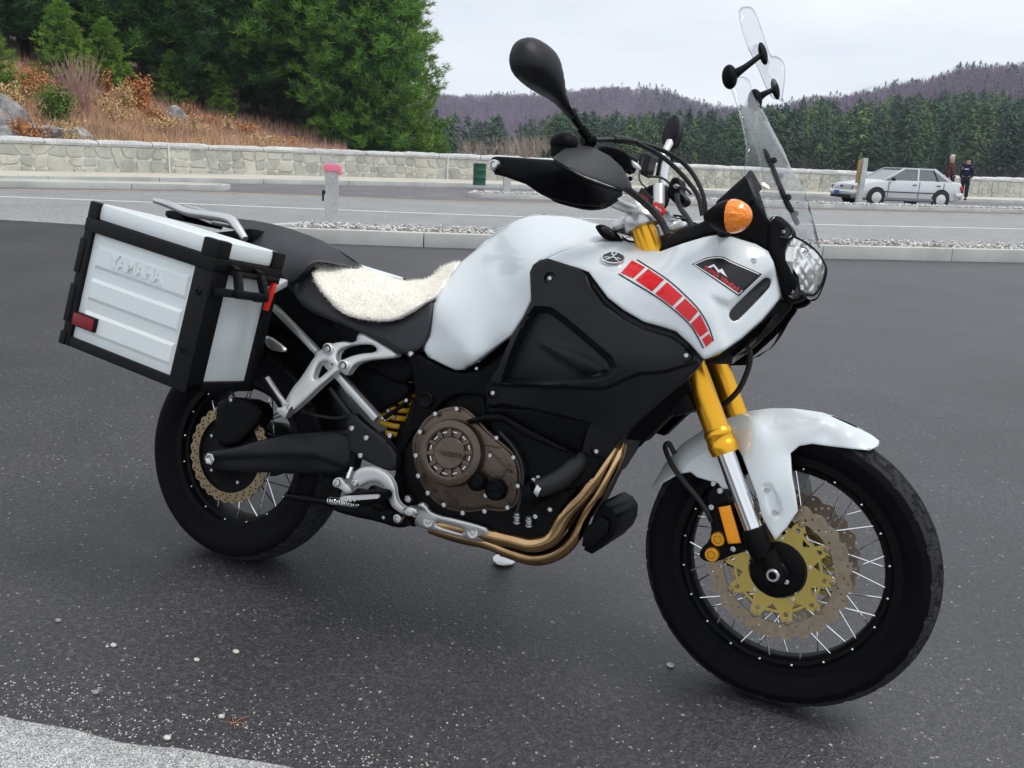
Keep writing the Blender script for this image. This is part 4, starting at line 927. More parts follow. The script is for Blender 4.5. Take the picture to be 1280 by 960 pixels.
moto = thing('motorcycle', 'white and black adventure touring motorcycle with gold forks leaning on its side stand', 'motorcycle')
moto.rotation_euler = (-LEAN, 0, 0)
FA = np.array([1.54, 0, .329]); RA = np.array([0, 0, .321]); YX = np.array([0, 1., 0])
def bolt(p, r, parent, m='steel_bolt', nrm=(0, -1, 0), st=False, name='bolt', mirror=False):
    p = np.asarray(p, float); n = np.asarray(nrm, float); n = n/np.linalg.norm(n); b = MB()
    b.lathe([(-r*.9, r*1.0), (r*.15, r*1.0), (r*.42, r*.86), (r*.48, r*.62), (r*.1, r*.5), (r*.08, 0.0001)], p, n, 12)
    return b.build(name, m, parent, st=st, mirror=mirror)
def boltpx(px, py, lat, rpx, parent, m='steel_bolt', st=False, **k):
    p = bk(px, py, lat, st); q = bk(px+rpx, py, lat, st)
    return bolt(p, float(np.linalg.norm(q-p))*.9, parent, m, st=st, **k)

# ---------------------------------------------------------------- wheels
def tyre_mesh(c, Rr, wd, rimr, rimw, npitch, depth):
    seg = npitch*18; prof = []
    hw = wd/2
    side = [(-rimw/2+.004, rimr), (-rimw/2-.004, rimr+.010), (-hw*.93, rimr+.030), (-hw, (Rr+rimr)/2+.006), (-hw*.985, Rr-.034), (-hw*.93, Rr-.0235)]
    crown = [(y*hw, Rr-.0225*abs(y/.93)**2.15) for y in np.linspace(-.9, .9, 25)]
    prof = side+crown+[(-a, b) for a, b in side[::-1]]
    th = np.linspace(0, 2*np.pi, seg, endpoint=False); V = []
    for i, (y, r) in enumerate(prof):
        s = y/hw; tw = 1. if len(side) <= i < len(side)+len(crown) else 0.
        ph = th*npitch/(2*np.pi)+(.5 if s > 0 else 0)+.55*abs(s)+.12*np.sin(abs(s)*9)
        fr = ph % 1; g = ((fr < .13) & (abs(s) > .10)).astype(float)
        g2 = ((fr > .5) & (fr < .58) & (abs(s) > .45) & (abs(s) < .72)).astype(float)*.7
        zig = .22+.07*np.sign(np.sin(th*npitch)); g3 = (np.abs(abs(s)-zig) < .05).astype(float)
        g4 = (np.abs(abs(s)-.60-.05*np.sign(np.sin(th*npitch+1))) < .04).astype(float)*((np.floor(ph) % 2) == 0)
        gg = np.clip(np.maximum.reduce([g, g2, g3*.9, g4]), 0, 1)*tw*depth
        V.append(np.stack([c[0]+(r-gg)*np.cos(th), np.full(seg, c[1]+y), c[2]+(r-gg)*np.sin(th)], -1))
    n = len(prof)
    F = [(i*seg+j, (i+1)*seg+j, (i+1)*seg+(j+1) % seg, i*seg+(j+1) % seg) for i in range(n-1) for j in range(seg)]
    return np.concatenate(V), F, (len(side)*seg, (len(side)+len(crown)-1)*seg)
def disc_plate(c, lat, Ro, Ri, lobes, amp, thick, holes_r, hole, parent, m, st, name):
    th = np.linspace(0, 2*np.pi, lobes*10, endpoint=False); ro = Ro-amp*(.5-.5*np.cos(th*lobes))**1.6
    out = np.stack([ro*np.cos(th), ro*np.sin(th)], -1); t2 = np.linspace(0, 2*np.pi, 96, endpoint=False); inn = np.stack([Ri*np.cos(t2), Ri*np.sin(t2)], -1)
    hs = [inn]; t6 = np.linspace(0, 2*np.pi, 7, endpoint=False)
    for i in range(lobes):
        for j, hr in enumerate(holes_r):
            a = 2*np.pi*(i+.30*j+.1)/lobes; hs.append(np.stack([hr*np.cos(a)+hole*np.cos(t6), hr*np.sin(a)+hole*np.sin(t6)], -1))
    v, f, _ = tri2d(out, .008, hs, grid=.02)
    Fr = np.stack([c[0]+v[:, 0], np.full(len(v), lat-thick/2), c[2]+v[:, 1]], -1); V, F = solidify2(Fr, Fr+[0, thick, 0], f)
    if st: V = steer(V)
    return obj(name, V, F, m, parent, 30)
def spokes(c, hubr, rimr, huby, rimy, n, parent, st, r=.0019):
    for i in range(n):
        side = -1 if i % 2 == 0 else 1; cross = 1 if (i//2) % 2 == 0 else -1
        a = 2*np.pi*i/n; ah = a+cross*R(62)
        p0 = arr([c[0]+hubr*math.cos(ah), side*huby, c[2]+hubr*math.sin(ah)]); p1 = arr([c[0]+rimr*math.cos(a), side*rimy, c[2]+rimr*math.sin(a)])
        MB().cyl(p0, p1, r, seg=6).build('spoke', 'chrome', parent, st=st)
def nipples(c, rr, y, n, parent, st):
    for i in range(n):
        for s in (-1, 1):
            a = 2*np.pi*(i+.25*s)/n; d = arr([math.cos(a), 0, math.sin(a)])
            p = c+d*rr+YX*s*y; MB().ball(p, .0034, 8, 6).build('spoke_nipple', 'chrome', parent, st=st)
def seg_of(n): return n*18
def wheel(name, c, Rr, wd, rimr, rimw, st, npitch, nsp, hubw):
    b = MB(); h = rimw/2
    prof = [(-h-.004, rimr+.012), (-h, rimr+.014), (-h+.005, rimr-.002), (-h*.55, rimr-.006), (h*.55, rimr-.006), (h-.005, rimr-.002), (h, rimr+.014), (h+.004, rimr+.012),
            (h+.003, rimr-.006), (h*.80, rimr-.012), (h*.74, rimr-.020), (h*.45, rimr-.026), (-h*.45, rimr-.026), (-h*.74, rimr-.020), (-h*.80, rimr-.012), (-h-.003, rimr-.006)]
    b.lathe(prof, c, YX, 120, closed=True)
    wh = b.build(name, 'black_metal', moto, st=st, smooth=35)
    V, F, (c0, c1) = tyre_mesh(c, Rr, wd, rimr+.002, rimw, npitch, .009)
    ty = obj('tyre', steer(V) if st else V, F, 'rubber', wh, 28); ty.data.materials.append(MATS['rubber_tread'])
    mi_ = np.zeros(len(F), np.int32); mi_[c0-seg_of(npitch)*0:c1] = 1; ty.data.polygons.foreach_set('material_index', mi_[:len(ty.data.polygons)])
    hb = MB(); hb.lathe([(-hubw, .001), (-hubw, .030), (-hubw*.8, .042), (-hubw*.55, .066), (-hubw*.42, .068), (-hubw*.3, .045), (hubw*.3, .045), (hubw*.42, .068), (hubw*.55, .066), (hubw*.8, .042), (hubw, .03), (hubw, .001)], c, YX, 40)
    hb.build('hub', 'black_metal', wh, st=st)
    spokes(c, .062, rimr-.024, hubw*.48, h*.5, nsp, wh, st); nipples(c, rimr-.014, h+.000, nsp//2, wh, st)
    return wh
fw = wheel('front_wheel', FA, .329, .114, .2413, .070, True, 26, 40, .062)
rw = wheel('rear_wheel', RA, .321, .156, .2160, .106, False, 26, 32, .075)
for s in (-1, 1):
    d = disc_plate(FA, s*.072, .157, .121, 24, .0075, .005, (.1475, .1385, .129), .0034, fw, 'disc_steel', True, 'brake_disc')
    # carrier
    th = np.linspace(0, 2*np.pi, 200, endpoint=False); ro = .0965+.0265*np.clip(np.cos(th*10), 0, 1)**.8
    t8 = np.linspace(0, 2*np.pi, 8, endpoint=False)
    hs = [np.stack([.064*np.cos(th[::3]), .064*np.sin(th[::3])], -1)]
    for i in range(10):
        a = 2*np.pi*(i+.5)/10
        hs.append(np.array([[(.108 if False else .0905)*math.cos(a-.13), .0905*math.sin(a-.13)], [.0905*math.cos(a+.13), .0905*math.sin(a+.13)], [.0775*math.cos(a), .0775*math.sin(a)]]))
        a = 2*np.pi*i/10; hs.append(np.stack([.1005*np.cos(a)+.0058*np.cos(t8), .1005*np.sin(a)+.0058*np.sin(t8)], -1))
    v, f, _ = tri2d(np.stack([ro*np.cos(th), ro*np.sin(th)], -1), .007, hs, grid=.014)
    Fr = np.stack([FA[0]+v[:, 0], np.full(len(v), s*.074-.003), FA[2]+v[:, 1]], -1); V, F = solidify2(Fr, Fr+[0, .006, 0], f)
    obj('disc_carrier', steer(V), F, 'carrier_gold', fw, 30)
    for i in range(10):
        a = 2*np.pi*i/10; bolt(FA+[.118*math.cos(a), s*.078, .118*math.sin(a)], .0075, fw, 'disc_steel', (0, s, 0), True, 'disc_button')
    for i in range(5):
        a = 2*np.pi*(i+.25)/5; bolt(FA+[.071*math.cos(a), s*.079, .071*math.sin(a)], .005, fw, 'steel_bolt', (0, s, 0), True, 'disc_bolt')
MB().lathe([(-.088, .001), (-.088, .050), (-.084, .060), (-.06, .062), (-.06, .001)], FA, YX, 40).build('abs_ring_cover', 'black_metal', fw, st=True)
disc_plate(RA, -.086, .143, .112, 28, .006, .005, (.134, .1265, .119), .0034, rw, 'disc_steel_rear', False, 'brake_disc')
MB().lathe([(-.086, .112), (-.080, .114), (-.078, .10), (-.082, .06), (-.086, .05), (-.086, .001)], RA, YX, 48).build('disc_carrier', 'black_metal', rw)
for i in range(5):
    a = 2*np.pi*(i+.1)/5; bolt(RA+[.085*math.cos(a), -.083, .085*math.sin(a)], .0055, rw)

# ---------------------------------------------------------------- fork (steered)
FY = .104
def onfork(px, py): return bk(px, py, -FY, True)
f_axis = SAX
q0 = onfork(*cJ((385, 500))[0]); 
def fk(px, py):
    p = onfork(px, py); t = (p-q0)@f_axis; return q0+f_axis*t
ft_top = fk(806, 268); ft_lo = fk(*cJ((360, 462))[0]); ch_lo = fk(*cJ((497, 775))[0])
for s in (False, True):
    ff = MB().cyl(ft_lo, ft_top, .0285, seg=32).build('fork_tube', 'gold_anodised', moto, st=True, mirror=s)
    b = MB(); d = f_axis
    b.lathe([(-.006, .026), (-.006, .031), (.006, .033), (.018, .033), (.020, .0315), (.034, .0315), (.036, .033), (.044, .033), (.052, .0285)], ft_lo, d, 32); b.build('fork_collar', 'gold_anodised', ff, st=True, mirror=s)
    MB().cyl(ch_lo-d*.01, ft_lo+d*.01, .0215, seg=28).build('fork_slider', 'chrome', ff, st=True, mirror=s)
    ax = arr([FA[0], -FY, FA[2]])
    b = MB(); b.tube([ch_lo+d*.006, ch_lo, ch_lo-d*.03, ch_lo-d*.06, ax+d*.045, ax+d*.01, ax-d*.022], [.026, .0285, .029, .027, .023, .026, .02], 20)
    b.cyl(ax+[0, .035, 0], ax+[0, -.012, 0], .030, seg=24, bev=.004)
    lg = b.build('fork_leg', 'black_metal', moto, st=True, mirror=s)
    MB().lathe([(.002, .0145), (.014, .0145), (.016, .0125), (.016, .009), (.006, .0085), (.006, .0005)], ax+[0, -.013, 0], (0, -1, 0), 24).build('axle_nut', 'steel_bolt', lg, st=True, mirror=s)
    bolt(ax+[.028, -.008, -.012], .0055, lg, st=True, mirror=s)
    # top clamp
MB().lathe([(0, .0285), (.018, .0285), (.02, .026), (.034, .024), (.036, .02), (.036, .0001)], ft_top, SAX, 28).build('fork_cap', 'cast_silver', moto, st=True)
MB().lathe([(0, .0285), (.018, .0285), (.02, .026), (.034, .024), (.036, .02), (.036, .0001)], ft_top*[1, -1, 1], SAX, 28).build('fork_cap', 'cast_silver', moto, st=True)
b = MB()
pc = ft_top-f_axis*.012
b.bar(pc*[1, 0, 1]+[-.04, -FY, 0], pc*[1, 0, 1]+[-.04, FY, 0], .07, .028, up=SAX, bev=.01)
for s in (-1, 1):
    b.lathe([(-.016, .029), (-.016, .040), (-.013, .042), (.013, .042), (.016, .040), (.016, .029)], pc*[1, s, 1], SAX, 28)
b.build('top_clamp', 'aluminium', moto, st=True)
b = MB(); pl = fk(866, 420); b.bar(pl*[1, 0, 1]+[-.03, -FY-.03, 0], pl*[1, 0, 1]+[-.03, FY+.03, 0], .10, .04, up=SAX, bev=.01)
b.build('lower_clamp', 'black_metal', moto, st=True)

# front mudguard
fd_s = Surf(cJ((75, 610, -.02), (130, 510, 0), (290, 370, 0), (470, 300, 0), (560, 288, 0), (760, 305, 0), (960, 395, 0), (990, 425, -.012), (120, 590, -.055), (240, 542, -.07), (350, 590, -.085), (390, 610, -.09),
               (400, 440, -.06), (450, 480, -.085), (560, 345, -.045), (640, 345, -.05), (630, 470, -.078), (720, 432, -.068), (880, 452, -.058), (950, 458, -.045), (780, 390, -.05), (850, 395, -.052), (520, 420, -.085), (575, 815, -.118), (520, 700, -.115), (663, 700, -.108), (560, 620, -.112), (640, 560, -.10), (165, 508, -.042), (235, 455, -.052), (310, 400, -.05), (290, 480, -.072), (480, 325, -.045), (760, 330, -.042), (880, 390, -.042), (180, 535, -.062)),
            [(arr(cJ((525, 595), (555, 592), (580, 640), (598, 700), (590, 722), (560, 722), (545, 690))), .003, 2.5)])
fd_o = cJ((75, 610), (130, 510), (200, 430), (290, 370), (380, 330), (470, 300), (560, 288), (650, 290), (760, 305), (880, 360), (960, 395), (988, 420), (985, 440), (950, 458), (880, 452), (780, 440), (720, 432), (670, 440), (634, 470), (640, 560), (655, 640), (663, 700), (620, 765), (573, 817), (545, 770), (520, 720), (500, 640), (470, 560), (440, 480), (405, 420), (385, 470), (390, 612), (357, 612), (345, 590), (260, 565), (235, 545), (190, 552), (120, 590))
mg = panel('front_mudguard', fd_o, fd_s, 'white_paint', moto, .004, 5, (3, .003), st=True, whole=True)
for p in cJ((541, 613), (574, 703)): boltpx(*p, float(fd_s(arr([p]))[0])-.002, 4.0, mg, st=True)
boltpx(*cJ((325, 592))[0], -.092, 3.5, mg, st=True)

# caliper, reflector, brake hose
cal = panel('brake_caliper', chaikin(cJ((290, 680), (310, 610), (350, 590), (375, 640), (395, 680), (440, 720), (480, 790), (470, 850), (430, 870), (390, 880), (350, 900), (300, 905), (268, 885), (275, 850), (310, 820), (320, 760), (300, 720)), 1), -.090, 'black_metal', moto, .045, 5, (3, .004), st=True)
panel('reflector', cJ((345, 686), (392, 678), (436, 828), (385, 832)), -.118, 'amber_reflector', cal, .008, 6, (2, .002), st=True)
panel('reflector_backing', cJ((338, 680), (398, 671), (444, 834), (380, 840)), -.112, 'black_plastic', cal, .02, 6, (2, .002), st=True)
for p in cJ((345, 812), (320, 874)):
    pp = bk(*p, -.100, True); b = MB(); b.lathe([(-.014, .016), (.004, .016), (.006, .014), (.006, .010), (.002, .009), (.002, .0001)], pp, (0, -1, 0), 20); b.build('caliper_piston_cap', 'amber_metal', cal, st=True)
    b = MB(); b.lathe([(0, .0085), (.003, .0085), (.003, .0001)], pp-[0, .003, 0], (0, -1, 0), 5); b.build('cap_socket', 'gold_anodised', cal, st=True)
for p in ((318, 685), (405, 852), (352, 620)): boltpx(*cJ(p)[0], -.094, 4.2, cal, st=True)
def hose(pts, r, parent=moto, m='rubber_hose', st=False, name='hose', sm=6, seg=8):
    P = np.array([bk(x, y, l, st) for x, y, l in pts]); return MB().tube(P, r, seg, sm).build(name, m, parent, st=st)
hose(cJ((170, 470, -.03), (148, 430, -.03), (133, 450, -.05), (165, 525, -.075), (215, 590, -.09), (262, 645, -.095), (300, 700, -.095), (318, 740, -.09)), .0065, cal, st=True, name='brake_hose')
hose(cJ((455, 20, -.06), (472, 70, -.05), (465, 130, -.04), (430, 210, -.03), (380, 265, -.02), (340, 300, 0)), .0065, moto, st=True, name='brake_hose')

# ---------------------------------------------------------------- fuel tank
tk_s = Surf(cB((1020, 112, -.02), (930, 245, -.085), (890, 300, -.11), (872, 480, -.135), (838, 540, -.14), (960, 632, -.165), (1080, 630, -.175), (1200, 540, -.185))
            + cE((150, 215, -.0), (300, 125, 0), (360, 113, 0), (450, 116, 0), (560, 128, 0), (640, 150, 0), (700, 168, -.005), (40, 860, -.185), (240, 715, -.20), (335, 545, -.205), (345, 370, -.195), (480, 300, -.175), (690, 245, -.10), (250, 260, -.085), (190, 430, -.15), (450, 190, -.075), (600, 200, -.065), (80, 600, -.165)),
            [(arr(cE((140, 370), (185, 345), (235, 350), (250, 400), (240, 460), (215, 510), (185, 490), (155, 430))), .0035, 15)])
tk_o = cB((1022, 108)) + cE((60, 285), (150, 213), (220, 165), (300, 125), (360, 113), (450, 116), (560, 128), (640, 150), (700, 170), (780, 215), (790, 240), (690, 250), (580, 270), (480, 300), (415, 332), (380, 345), (350, 372), (335, 410), (338, 540), (300, 620), (240, 715), (40, 862), (0, 882)) + cB((1040, 648), (1000, 651), (950, 630), (860, 585), (834, 540), (868, 480), (880, 400), (890, 300), (930, 242), (985, 165))
tank = panel('fuel_tank', tk_o, tk_s, 'white_paint', moto, .012, 5, (4, .006), whole=True)
# black recess at the tank nose
panel('tank_nose_trim', chaikin(cE((652, 168), (690, 160), (735, 180), (775, 225), (795, 248), (700, 236), (672, 205)), 1), -.115, 'black_plastic', tank, .03, 4, (3, .006))
panel('trim_opening', chaikin(cE((680, 176), (700, 170), (735, 190), (762, 226), (725, 215), (695, 200)), 1), -.120, 'ink_black', tank, .02, 4, (3, .004))

# ---------------------------------------------------------------- black side fairing and white cowl
sf_edge = cE((420, 334), (500, 360), (580, 384), (625, 402), (660, 450), (720, 530), (800, 592), (900, 650), (1000, 677), (1060, 697), (1130, 760), (1197, 835))
sf_o = cE((335, 545), (329, 400), (345, 365), (380, 338)) + sf_edge + cF((1180, 150), (1120, 215), (1000, 312), (900, 402), (820, 482), (760, 547), (715, 607), (660, 610), (580, 585), (602, 500), (628, 437), (520, 410), (350, 370), (190, 345), (130, 358), (115, 330), (108, 255), (175, 150), (240, 0)) + cE((300, 620))
tri_rec = arr(cE((360, 585), (430, 590), (500, 640), (620, 740), (730, 835), (748, 880), (720, 915), (640, 932), (430, 942), (200, 945), (250, 800), (310, 660)))
scoop = arr(cE((380, 755), (470, 770), (560, 800), (640, 840), (700, 885), (690, 912), (640, 905), (560, 880), (450, 810)))
sf_s = Surf(cE((340, 380, -.205), (335, 545, -.215), (420, 334, -.205), (625, 402, -.225), (800, 592, -.238), (1000, 677, -.245), (1190, 835, -.235), (600, 560, -.245), (900, 760, -.262), (430, 700, -.235)) +
            cF((108, 255, -.19), (175, 150, -.21), (500, 240, -.245), (900, 180, -.262), (1180, 150, -.235), (1000, 312, -.235), (820, 482, -.205), (715, 607, -.175), (580, 585, -.170), (628, 437, -.195), (350, 370, -.19), (115, 330, -.18), (700, 350, -.225)),
            [(tri_rec, .030, 9), (scoop, -.011, 11), (arr(cF((100, 240), (700, 265), (870, 190), (1000, 180), (1200, 120), (1250, 400), (700, 700), (90, 700))), .012, 5),
             (arr(cE((600, 380), (640, 480), (700, 560), (800, 640), (900, 690), (1040, 730), (1200, 850), (1300, 600), (700, 300))), .010, 5)])
side = panel('side_fairing', sf_o, sf_s, 'black_fairing', moto, .008, 4, (3, .006), both=True, smooth=32)
for p in (cE((430, 432)), cE((1112, 818)), cF((145, 287)), cF((663, 577))):
    p = p[0]; l = float(sf_s(arr([p]))[0]); pp = bk(*p, l)
    MB().lathe([(-.006, .001), (-.006, .010), (.0012, .0125), (.0016, .0145), (-.004, .015)], pp, (0, -1, 0), 24).build('bolt_recess', 'black_plastic', side[0])
    bolt(pp+[0, -.001, 0], .0055, side[0])
lf_s = Surf(cF((130, 370, -.165), (350, 372, -.175), (625, 437, -.18), (570, 580, -.165), (350, 480, -.17), (190, 392, -.165)))
panel('lower_fairing', cF((110, 398), (128, 355), (350, 366), (520, 408), (630, 433), (605, 505), (575, 580), (545, 582), (350, 482), (190, 393)), lf_s, 'black_plastic', moto, .01, 5, (4, .005), both=True)
sp = panel('frame_guard', cF((10, 420), (80, 400), (110, 392), (190, 390), (350, 478), (550, 580), (555, 592), (470, 570), (300, 500), (190, 425), (100, 425), (30, 440)), -.185, 'black_metal', moto, .02, 5, (3, .006))

cw_o = sf_edge[::-1] + cE((415, 332), (480, 300), (580, 268), (690, 248), (780, 244)) + cI((150, 318), (250, 355), (340, 377), (450, 338), (560, 305), (620, 294), (700, 303), (820, 340), (880, 375), (908, 430), (925, 500), (946, 575), (940, 610), (850, 720), (750, 810), (660, 872), (575, 914))
cw_slot = chaikin(cI((688, 690), (700, 665), (850, 520), (875, 508), (893, 520), (890, 545), (880, 565), (735, 715), (710, 725), (692, 712)), 1)
cw_s = Surf(cE((420, 334, -.208), (625, 402, -.228), (800, 592, -.242), (1000, 677, -.249), (1190, 833, -.238), (480, 300, -.185), (580, 266, -.16), (690, 246, -.12)) +
            cI((150, 318, -.10), (250, 355, -.12), (340, 376, -.145), (450, 338, -.15), (620, 294, -.15), (820, 340, -.145), (900, 420, -.145), (945, 580, -.13), (850, 720, -.165), (750, 810, -.195), (660, 872, -.222), (105, 413, -.185), (350, 560, -.235), (640, 480, -.205), (700, 600, -.205), (560, 700, -.245), (800, 420, -.172)),
            [(arr(cI((600, 610), (690, 640), (960, 440), (1000, 640), (700, 900), (640, 760))), .010, 14)])
cowl = panel('side_cowl', cw_o, cw_s, 'white_paint', moto, .008, 4, (4, .006), both=True, holes=[cw_slot])
def decal(name, poly, m, lift=.0010, sf=cw_s, parent=None, step=4):
    v, f, _ = tri2d(poly, step); l = sf(v); A = bk(v[:, 0], v[:, 1], l-lift); V, F = solidify2(A, A+[0, .0008+lift, 0], f)
    t = np.array(F[0])
    if np.cross(V[t[1]]-V[t[0]], V[t[2]]-V[t[0]])[1] > 0: F = [q[::-1] for q in F]
    return obj(name, V, F, m, parent or cowl[0], 60)
decal('slot_mesh', chaikin(cw_slot, 1), 'ink_black', -.007)
up = [(200, 421), (266, 456), (281, 464), (360, 518), (375, 530), (453, 600), (466, 612), (530, 676), (541, 692), (580, 775), (585, 789), (604, 824)]
lo = [(144, 484), (206, 511), (217, 519), (300, 577), (315, 588), (401, 652), (413, 661), (486, 729), (493, 739), (541, 805), (550, 815), (570, 855)]
for i in range(0, 12, 2): decal('red_stripe_block', cI(up[i], up[i+1], lo[i+1], lo[i]), 'red_paint', .0012)
def ribbon(line, wpx):
    P = arr(line); P = spline(P, 5); T = np.gradient(P, axis=0); T /= np.linalg.norm(T, axis=1)[:, None]; N = np.stack([-T[:, 1], T[:, 0]], -1)*wpx/2
    return np.concatenate([P+N, (P-N)[::-1]])
decal('stripe_border', ribbon(cI((225, 418), (370, 512), (460, 590), (532, 665), (582, 748), (607, 825)), 1.5), 'ink_black', .0012, step=6)
decal('stripe_border', ribbon(cI((133, 489), (300, 590), (400, 662), (485, 740), (525, 800), (557, 861)), 1.7), 'ink_black', .0012, step=6)
dec = decal('decal_plate', cI((500, 440), (570, 408), (620, 400), (660, 404), (700, 425), (850, 490), (735, 600)), 'ink_black', .0012)
decal('decal_border', ribbon(cI((512, 441), (575, 415), (625, 408), (658, 412), (700, 433), (836, 491)), 1.1), 'ink_white', .0018, step=5)
decal('decal_border', ribbon(cI((512, 443), (620, 512), (733, 590)), 1.1), 'ink_white', .0018, step=5)
decal('decal_border', ribbon(cI((735, 589), (752, 570)), 1.0), 'ink_white', .0018, step=5)
decal('decal_mark', cI((575, 455), (610, 440), (635, 470), (650, 462), (675, 505), (640, 480), (632, 484), (608, 452), (590, 460)), 'ink_white', .0018, step=3)
def text_on(s, c, du, dv, m, sf, lift, parent, st=False, name='lettering', bold=.0):
    """lettering on a body surface: c centre px, du px vector for one em across, dv px vector for one em up"""
    V2, F2 = text_mesh(s, 1, bold); c = arr(c); du = arr(du); dv = arr(dv); P = c+V2[:, :1]*du+V2[:, 1:]*dv
    l = sf(P) if callable(sf) else np.full(len(P), float(sf))
    V, F = slab(np.arange(len(P)), F2, lambda i, o: bk(P[:, 0], P[:, 1], l-o, st), lift)
    if st: V = steer(V)
    return obj(name, V, F, m, parent, 0)
tA = arr(cI((648, 514))[0]); tdir = (arr(cI((742, 582))[0])-arr(cI((548, 448))[0]))
text_on('SUPER TÉNÉRÉ', tA, tdir/7.4, (2.6, -6.0), 'ink_red', cw_s, .0018, cowl[0], bold=.02)
# round tuning-fork badge
bc = cI((105, 413))[0]; l0 = float(cw_s(arr([bc]))[0]); pb = bk(*bc, l0-.003); nb = np.cross(bk(bc[0]+9, bc[1], float(cw_s(arr([(bc[0]+9, bc[1])]))[0]))-bk(bc[0]-9, bc[1], float(cw_s(arr([(bc[0]-9, bc[1])]))[0])), bk(bc[0], bc[1]-9, float(cw_s(arr([(bc[0], bc[1]-9)]))[0]))-bk(bc[0], bc[1]+9, float(cw_s(arr([(bc[0], bc[1]+9)]))[0]))); nb /= np.linalg.norm(nb); nb = nb if nb[1] < 0 else -nb
b = MB(); b.lathe([(-.004, .0265), (.003, .0265), (.0042, .0255), (.0042, .0235), (.003, .023)], pb, nb, 40); bd = b.build('badge', 'chrome', cowl[0])
MB().lathe([(.0005, .0235), (.0032, .0232), (.0034, .0001)], pb, nb, 40).build('badge_face', 'ink_black', bd)
bx, by, _ = frame_of(nb); b = MB()
for k in range(3):
    a = R(90+120*k); d = bx*math.cos(a)+by*math.sin(a); e = bx*math.cos(a+R(90))+by*math.sin(a+R(90)); c0 = pb+nb*.0036
    b.bar(c0+d*.001, c0+d*.012, .0034, .002, up=nb)
    for s in (-1, 1): b.bar(c0+d*.0105+e*s*.0040, c0+d*.0205+e*s*.0046, .0030, .002, up=nb)
    b.bar(c0+d*.0108-e*.005, c0+d*.0108+e*.006, .0030, .002, up=nb)
b.build('badge_forks', 'chrome', bd)
p = cI((808, 422))[0]; l = float(cw_s(arr([p]))[0]); bolt(bk(*p, l-.001), .0065, cowl[0], 'cast_silver')

# ---------------------------------------------------------------- nose: inner trim, headlamp, screen, indicator
it_s = Surf(cI((150, 320, -.085), (340, 378, -.138), (560, 307, -.143), (620, 296, -.145), (720, 300, -.14), (870, 372, -.135), (875, 230, -.13), (830, 130, -.125), (600, 215, -.125), (440, 285, -.11), (330, 335, -.10)))
panel('inner_trim', cI((60, 300), (150, 314), (250, 350), (345, 372), (450, 332), (560, 299), (620, 288), (720, 298), (820, 334), (880, 370), (895, 240), (850, 165), (800, 90), (770, 60), (690, 130), (620, 190), (540, 235), (440, 265), (390, 300), (330, 330), (240, 330), (150, 316)), it_s, 'black_plastic', moto, .02, 5, (4, .006), both=True)
hood = panel('instrument_hood', chaikin(cI((615, 135), (640, 110), (770, -8), (790, 0), (805, 60), (820, 130), (760, 160), (660, 175), (625, 170)), 1), Surf(cI((615, 135, -.10), (770, -8, -.09), (805, 80, -.12), (650, 170, -.115))), 'black_plastic', moto, .02, 5, (4, .008), both=True)
MB().bar(bk(*cI((720, 60))[0], -.09), bk(*cI((720, 60))[0], -.09)*[1, -1, 1], .012, .10, up=(.6, 0, .8), bev=.005).build('instrument_panel', 'black_plastic', hood[0])
hf_s = Surf(cI((870, 225, -.135), (930, 195, -.125), (1012, 280, -.115), (965, 355, -.125), (1035, 520, -.115), (1080, 600, -.095), (990, 635, -.11), (945, 575, -.128), (890, 400, -.14)))
hlf = panel('headlamp_frame', chaikin(cI((870, 235), (890, 205), (930, 195), (975, 225), (1012, 265), (1018, 300), (965, 355), (975, 420), (1033, 520), (1040, 575), (1080, 600), (1040, 628), (990, 637), (955, 622), (943, 575), (925, 480), (905, 420), (878, 372)), 1), hf_s, 'black_plastic', moto, .03, 4, (6, .014), both=True)
for p in ((968, 280), (1010, 580)):
    q = cI(p)[0]; l = float(hf_s(arr([q]))[0]); pp = bk(*q, l); MB().lathe([(.0005, .0001), (.0005, .011), (.003, .014), (-.002, .0155)], pp, (.1, -1, .1), 20).build('bolt_recess', 'ink_black', hlf[0])
    bolt(pp+[-.004, -.001, 0], .004, hlf[0])
hl_o = cI((962, 357), (1012, 303), (1060, 328), (1118, 372), (1156, 425), (1170, 470), (1150, 540), (1112, 592), (1070, 590), (1042, 568), (1032, 505), (975, 420))
hl_s = Surf(cI((962, 357, -.132), (1012, 303, -.125), (1060, 328, -.10), (1118, 372, -.06), (1170, 470, -.015), (1150, 540, -.02), (1112, 592, -.05), (1060, 585, -.09), (1032, 505, -.122), (1060, 440, -.115), (1100, 480, -.085)))
hl = panel('headlamp_lens', chaikin(hl_o, 1), hl_s, 'clear_lens', moto, .003, 4, (3, .004), both=True)
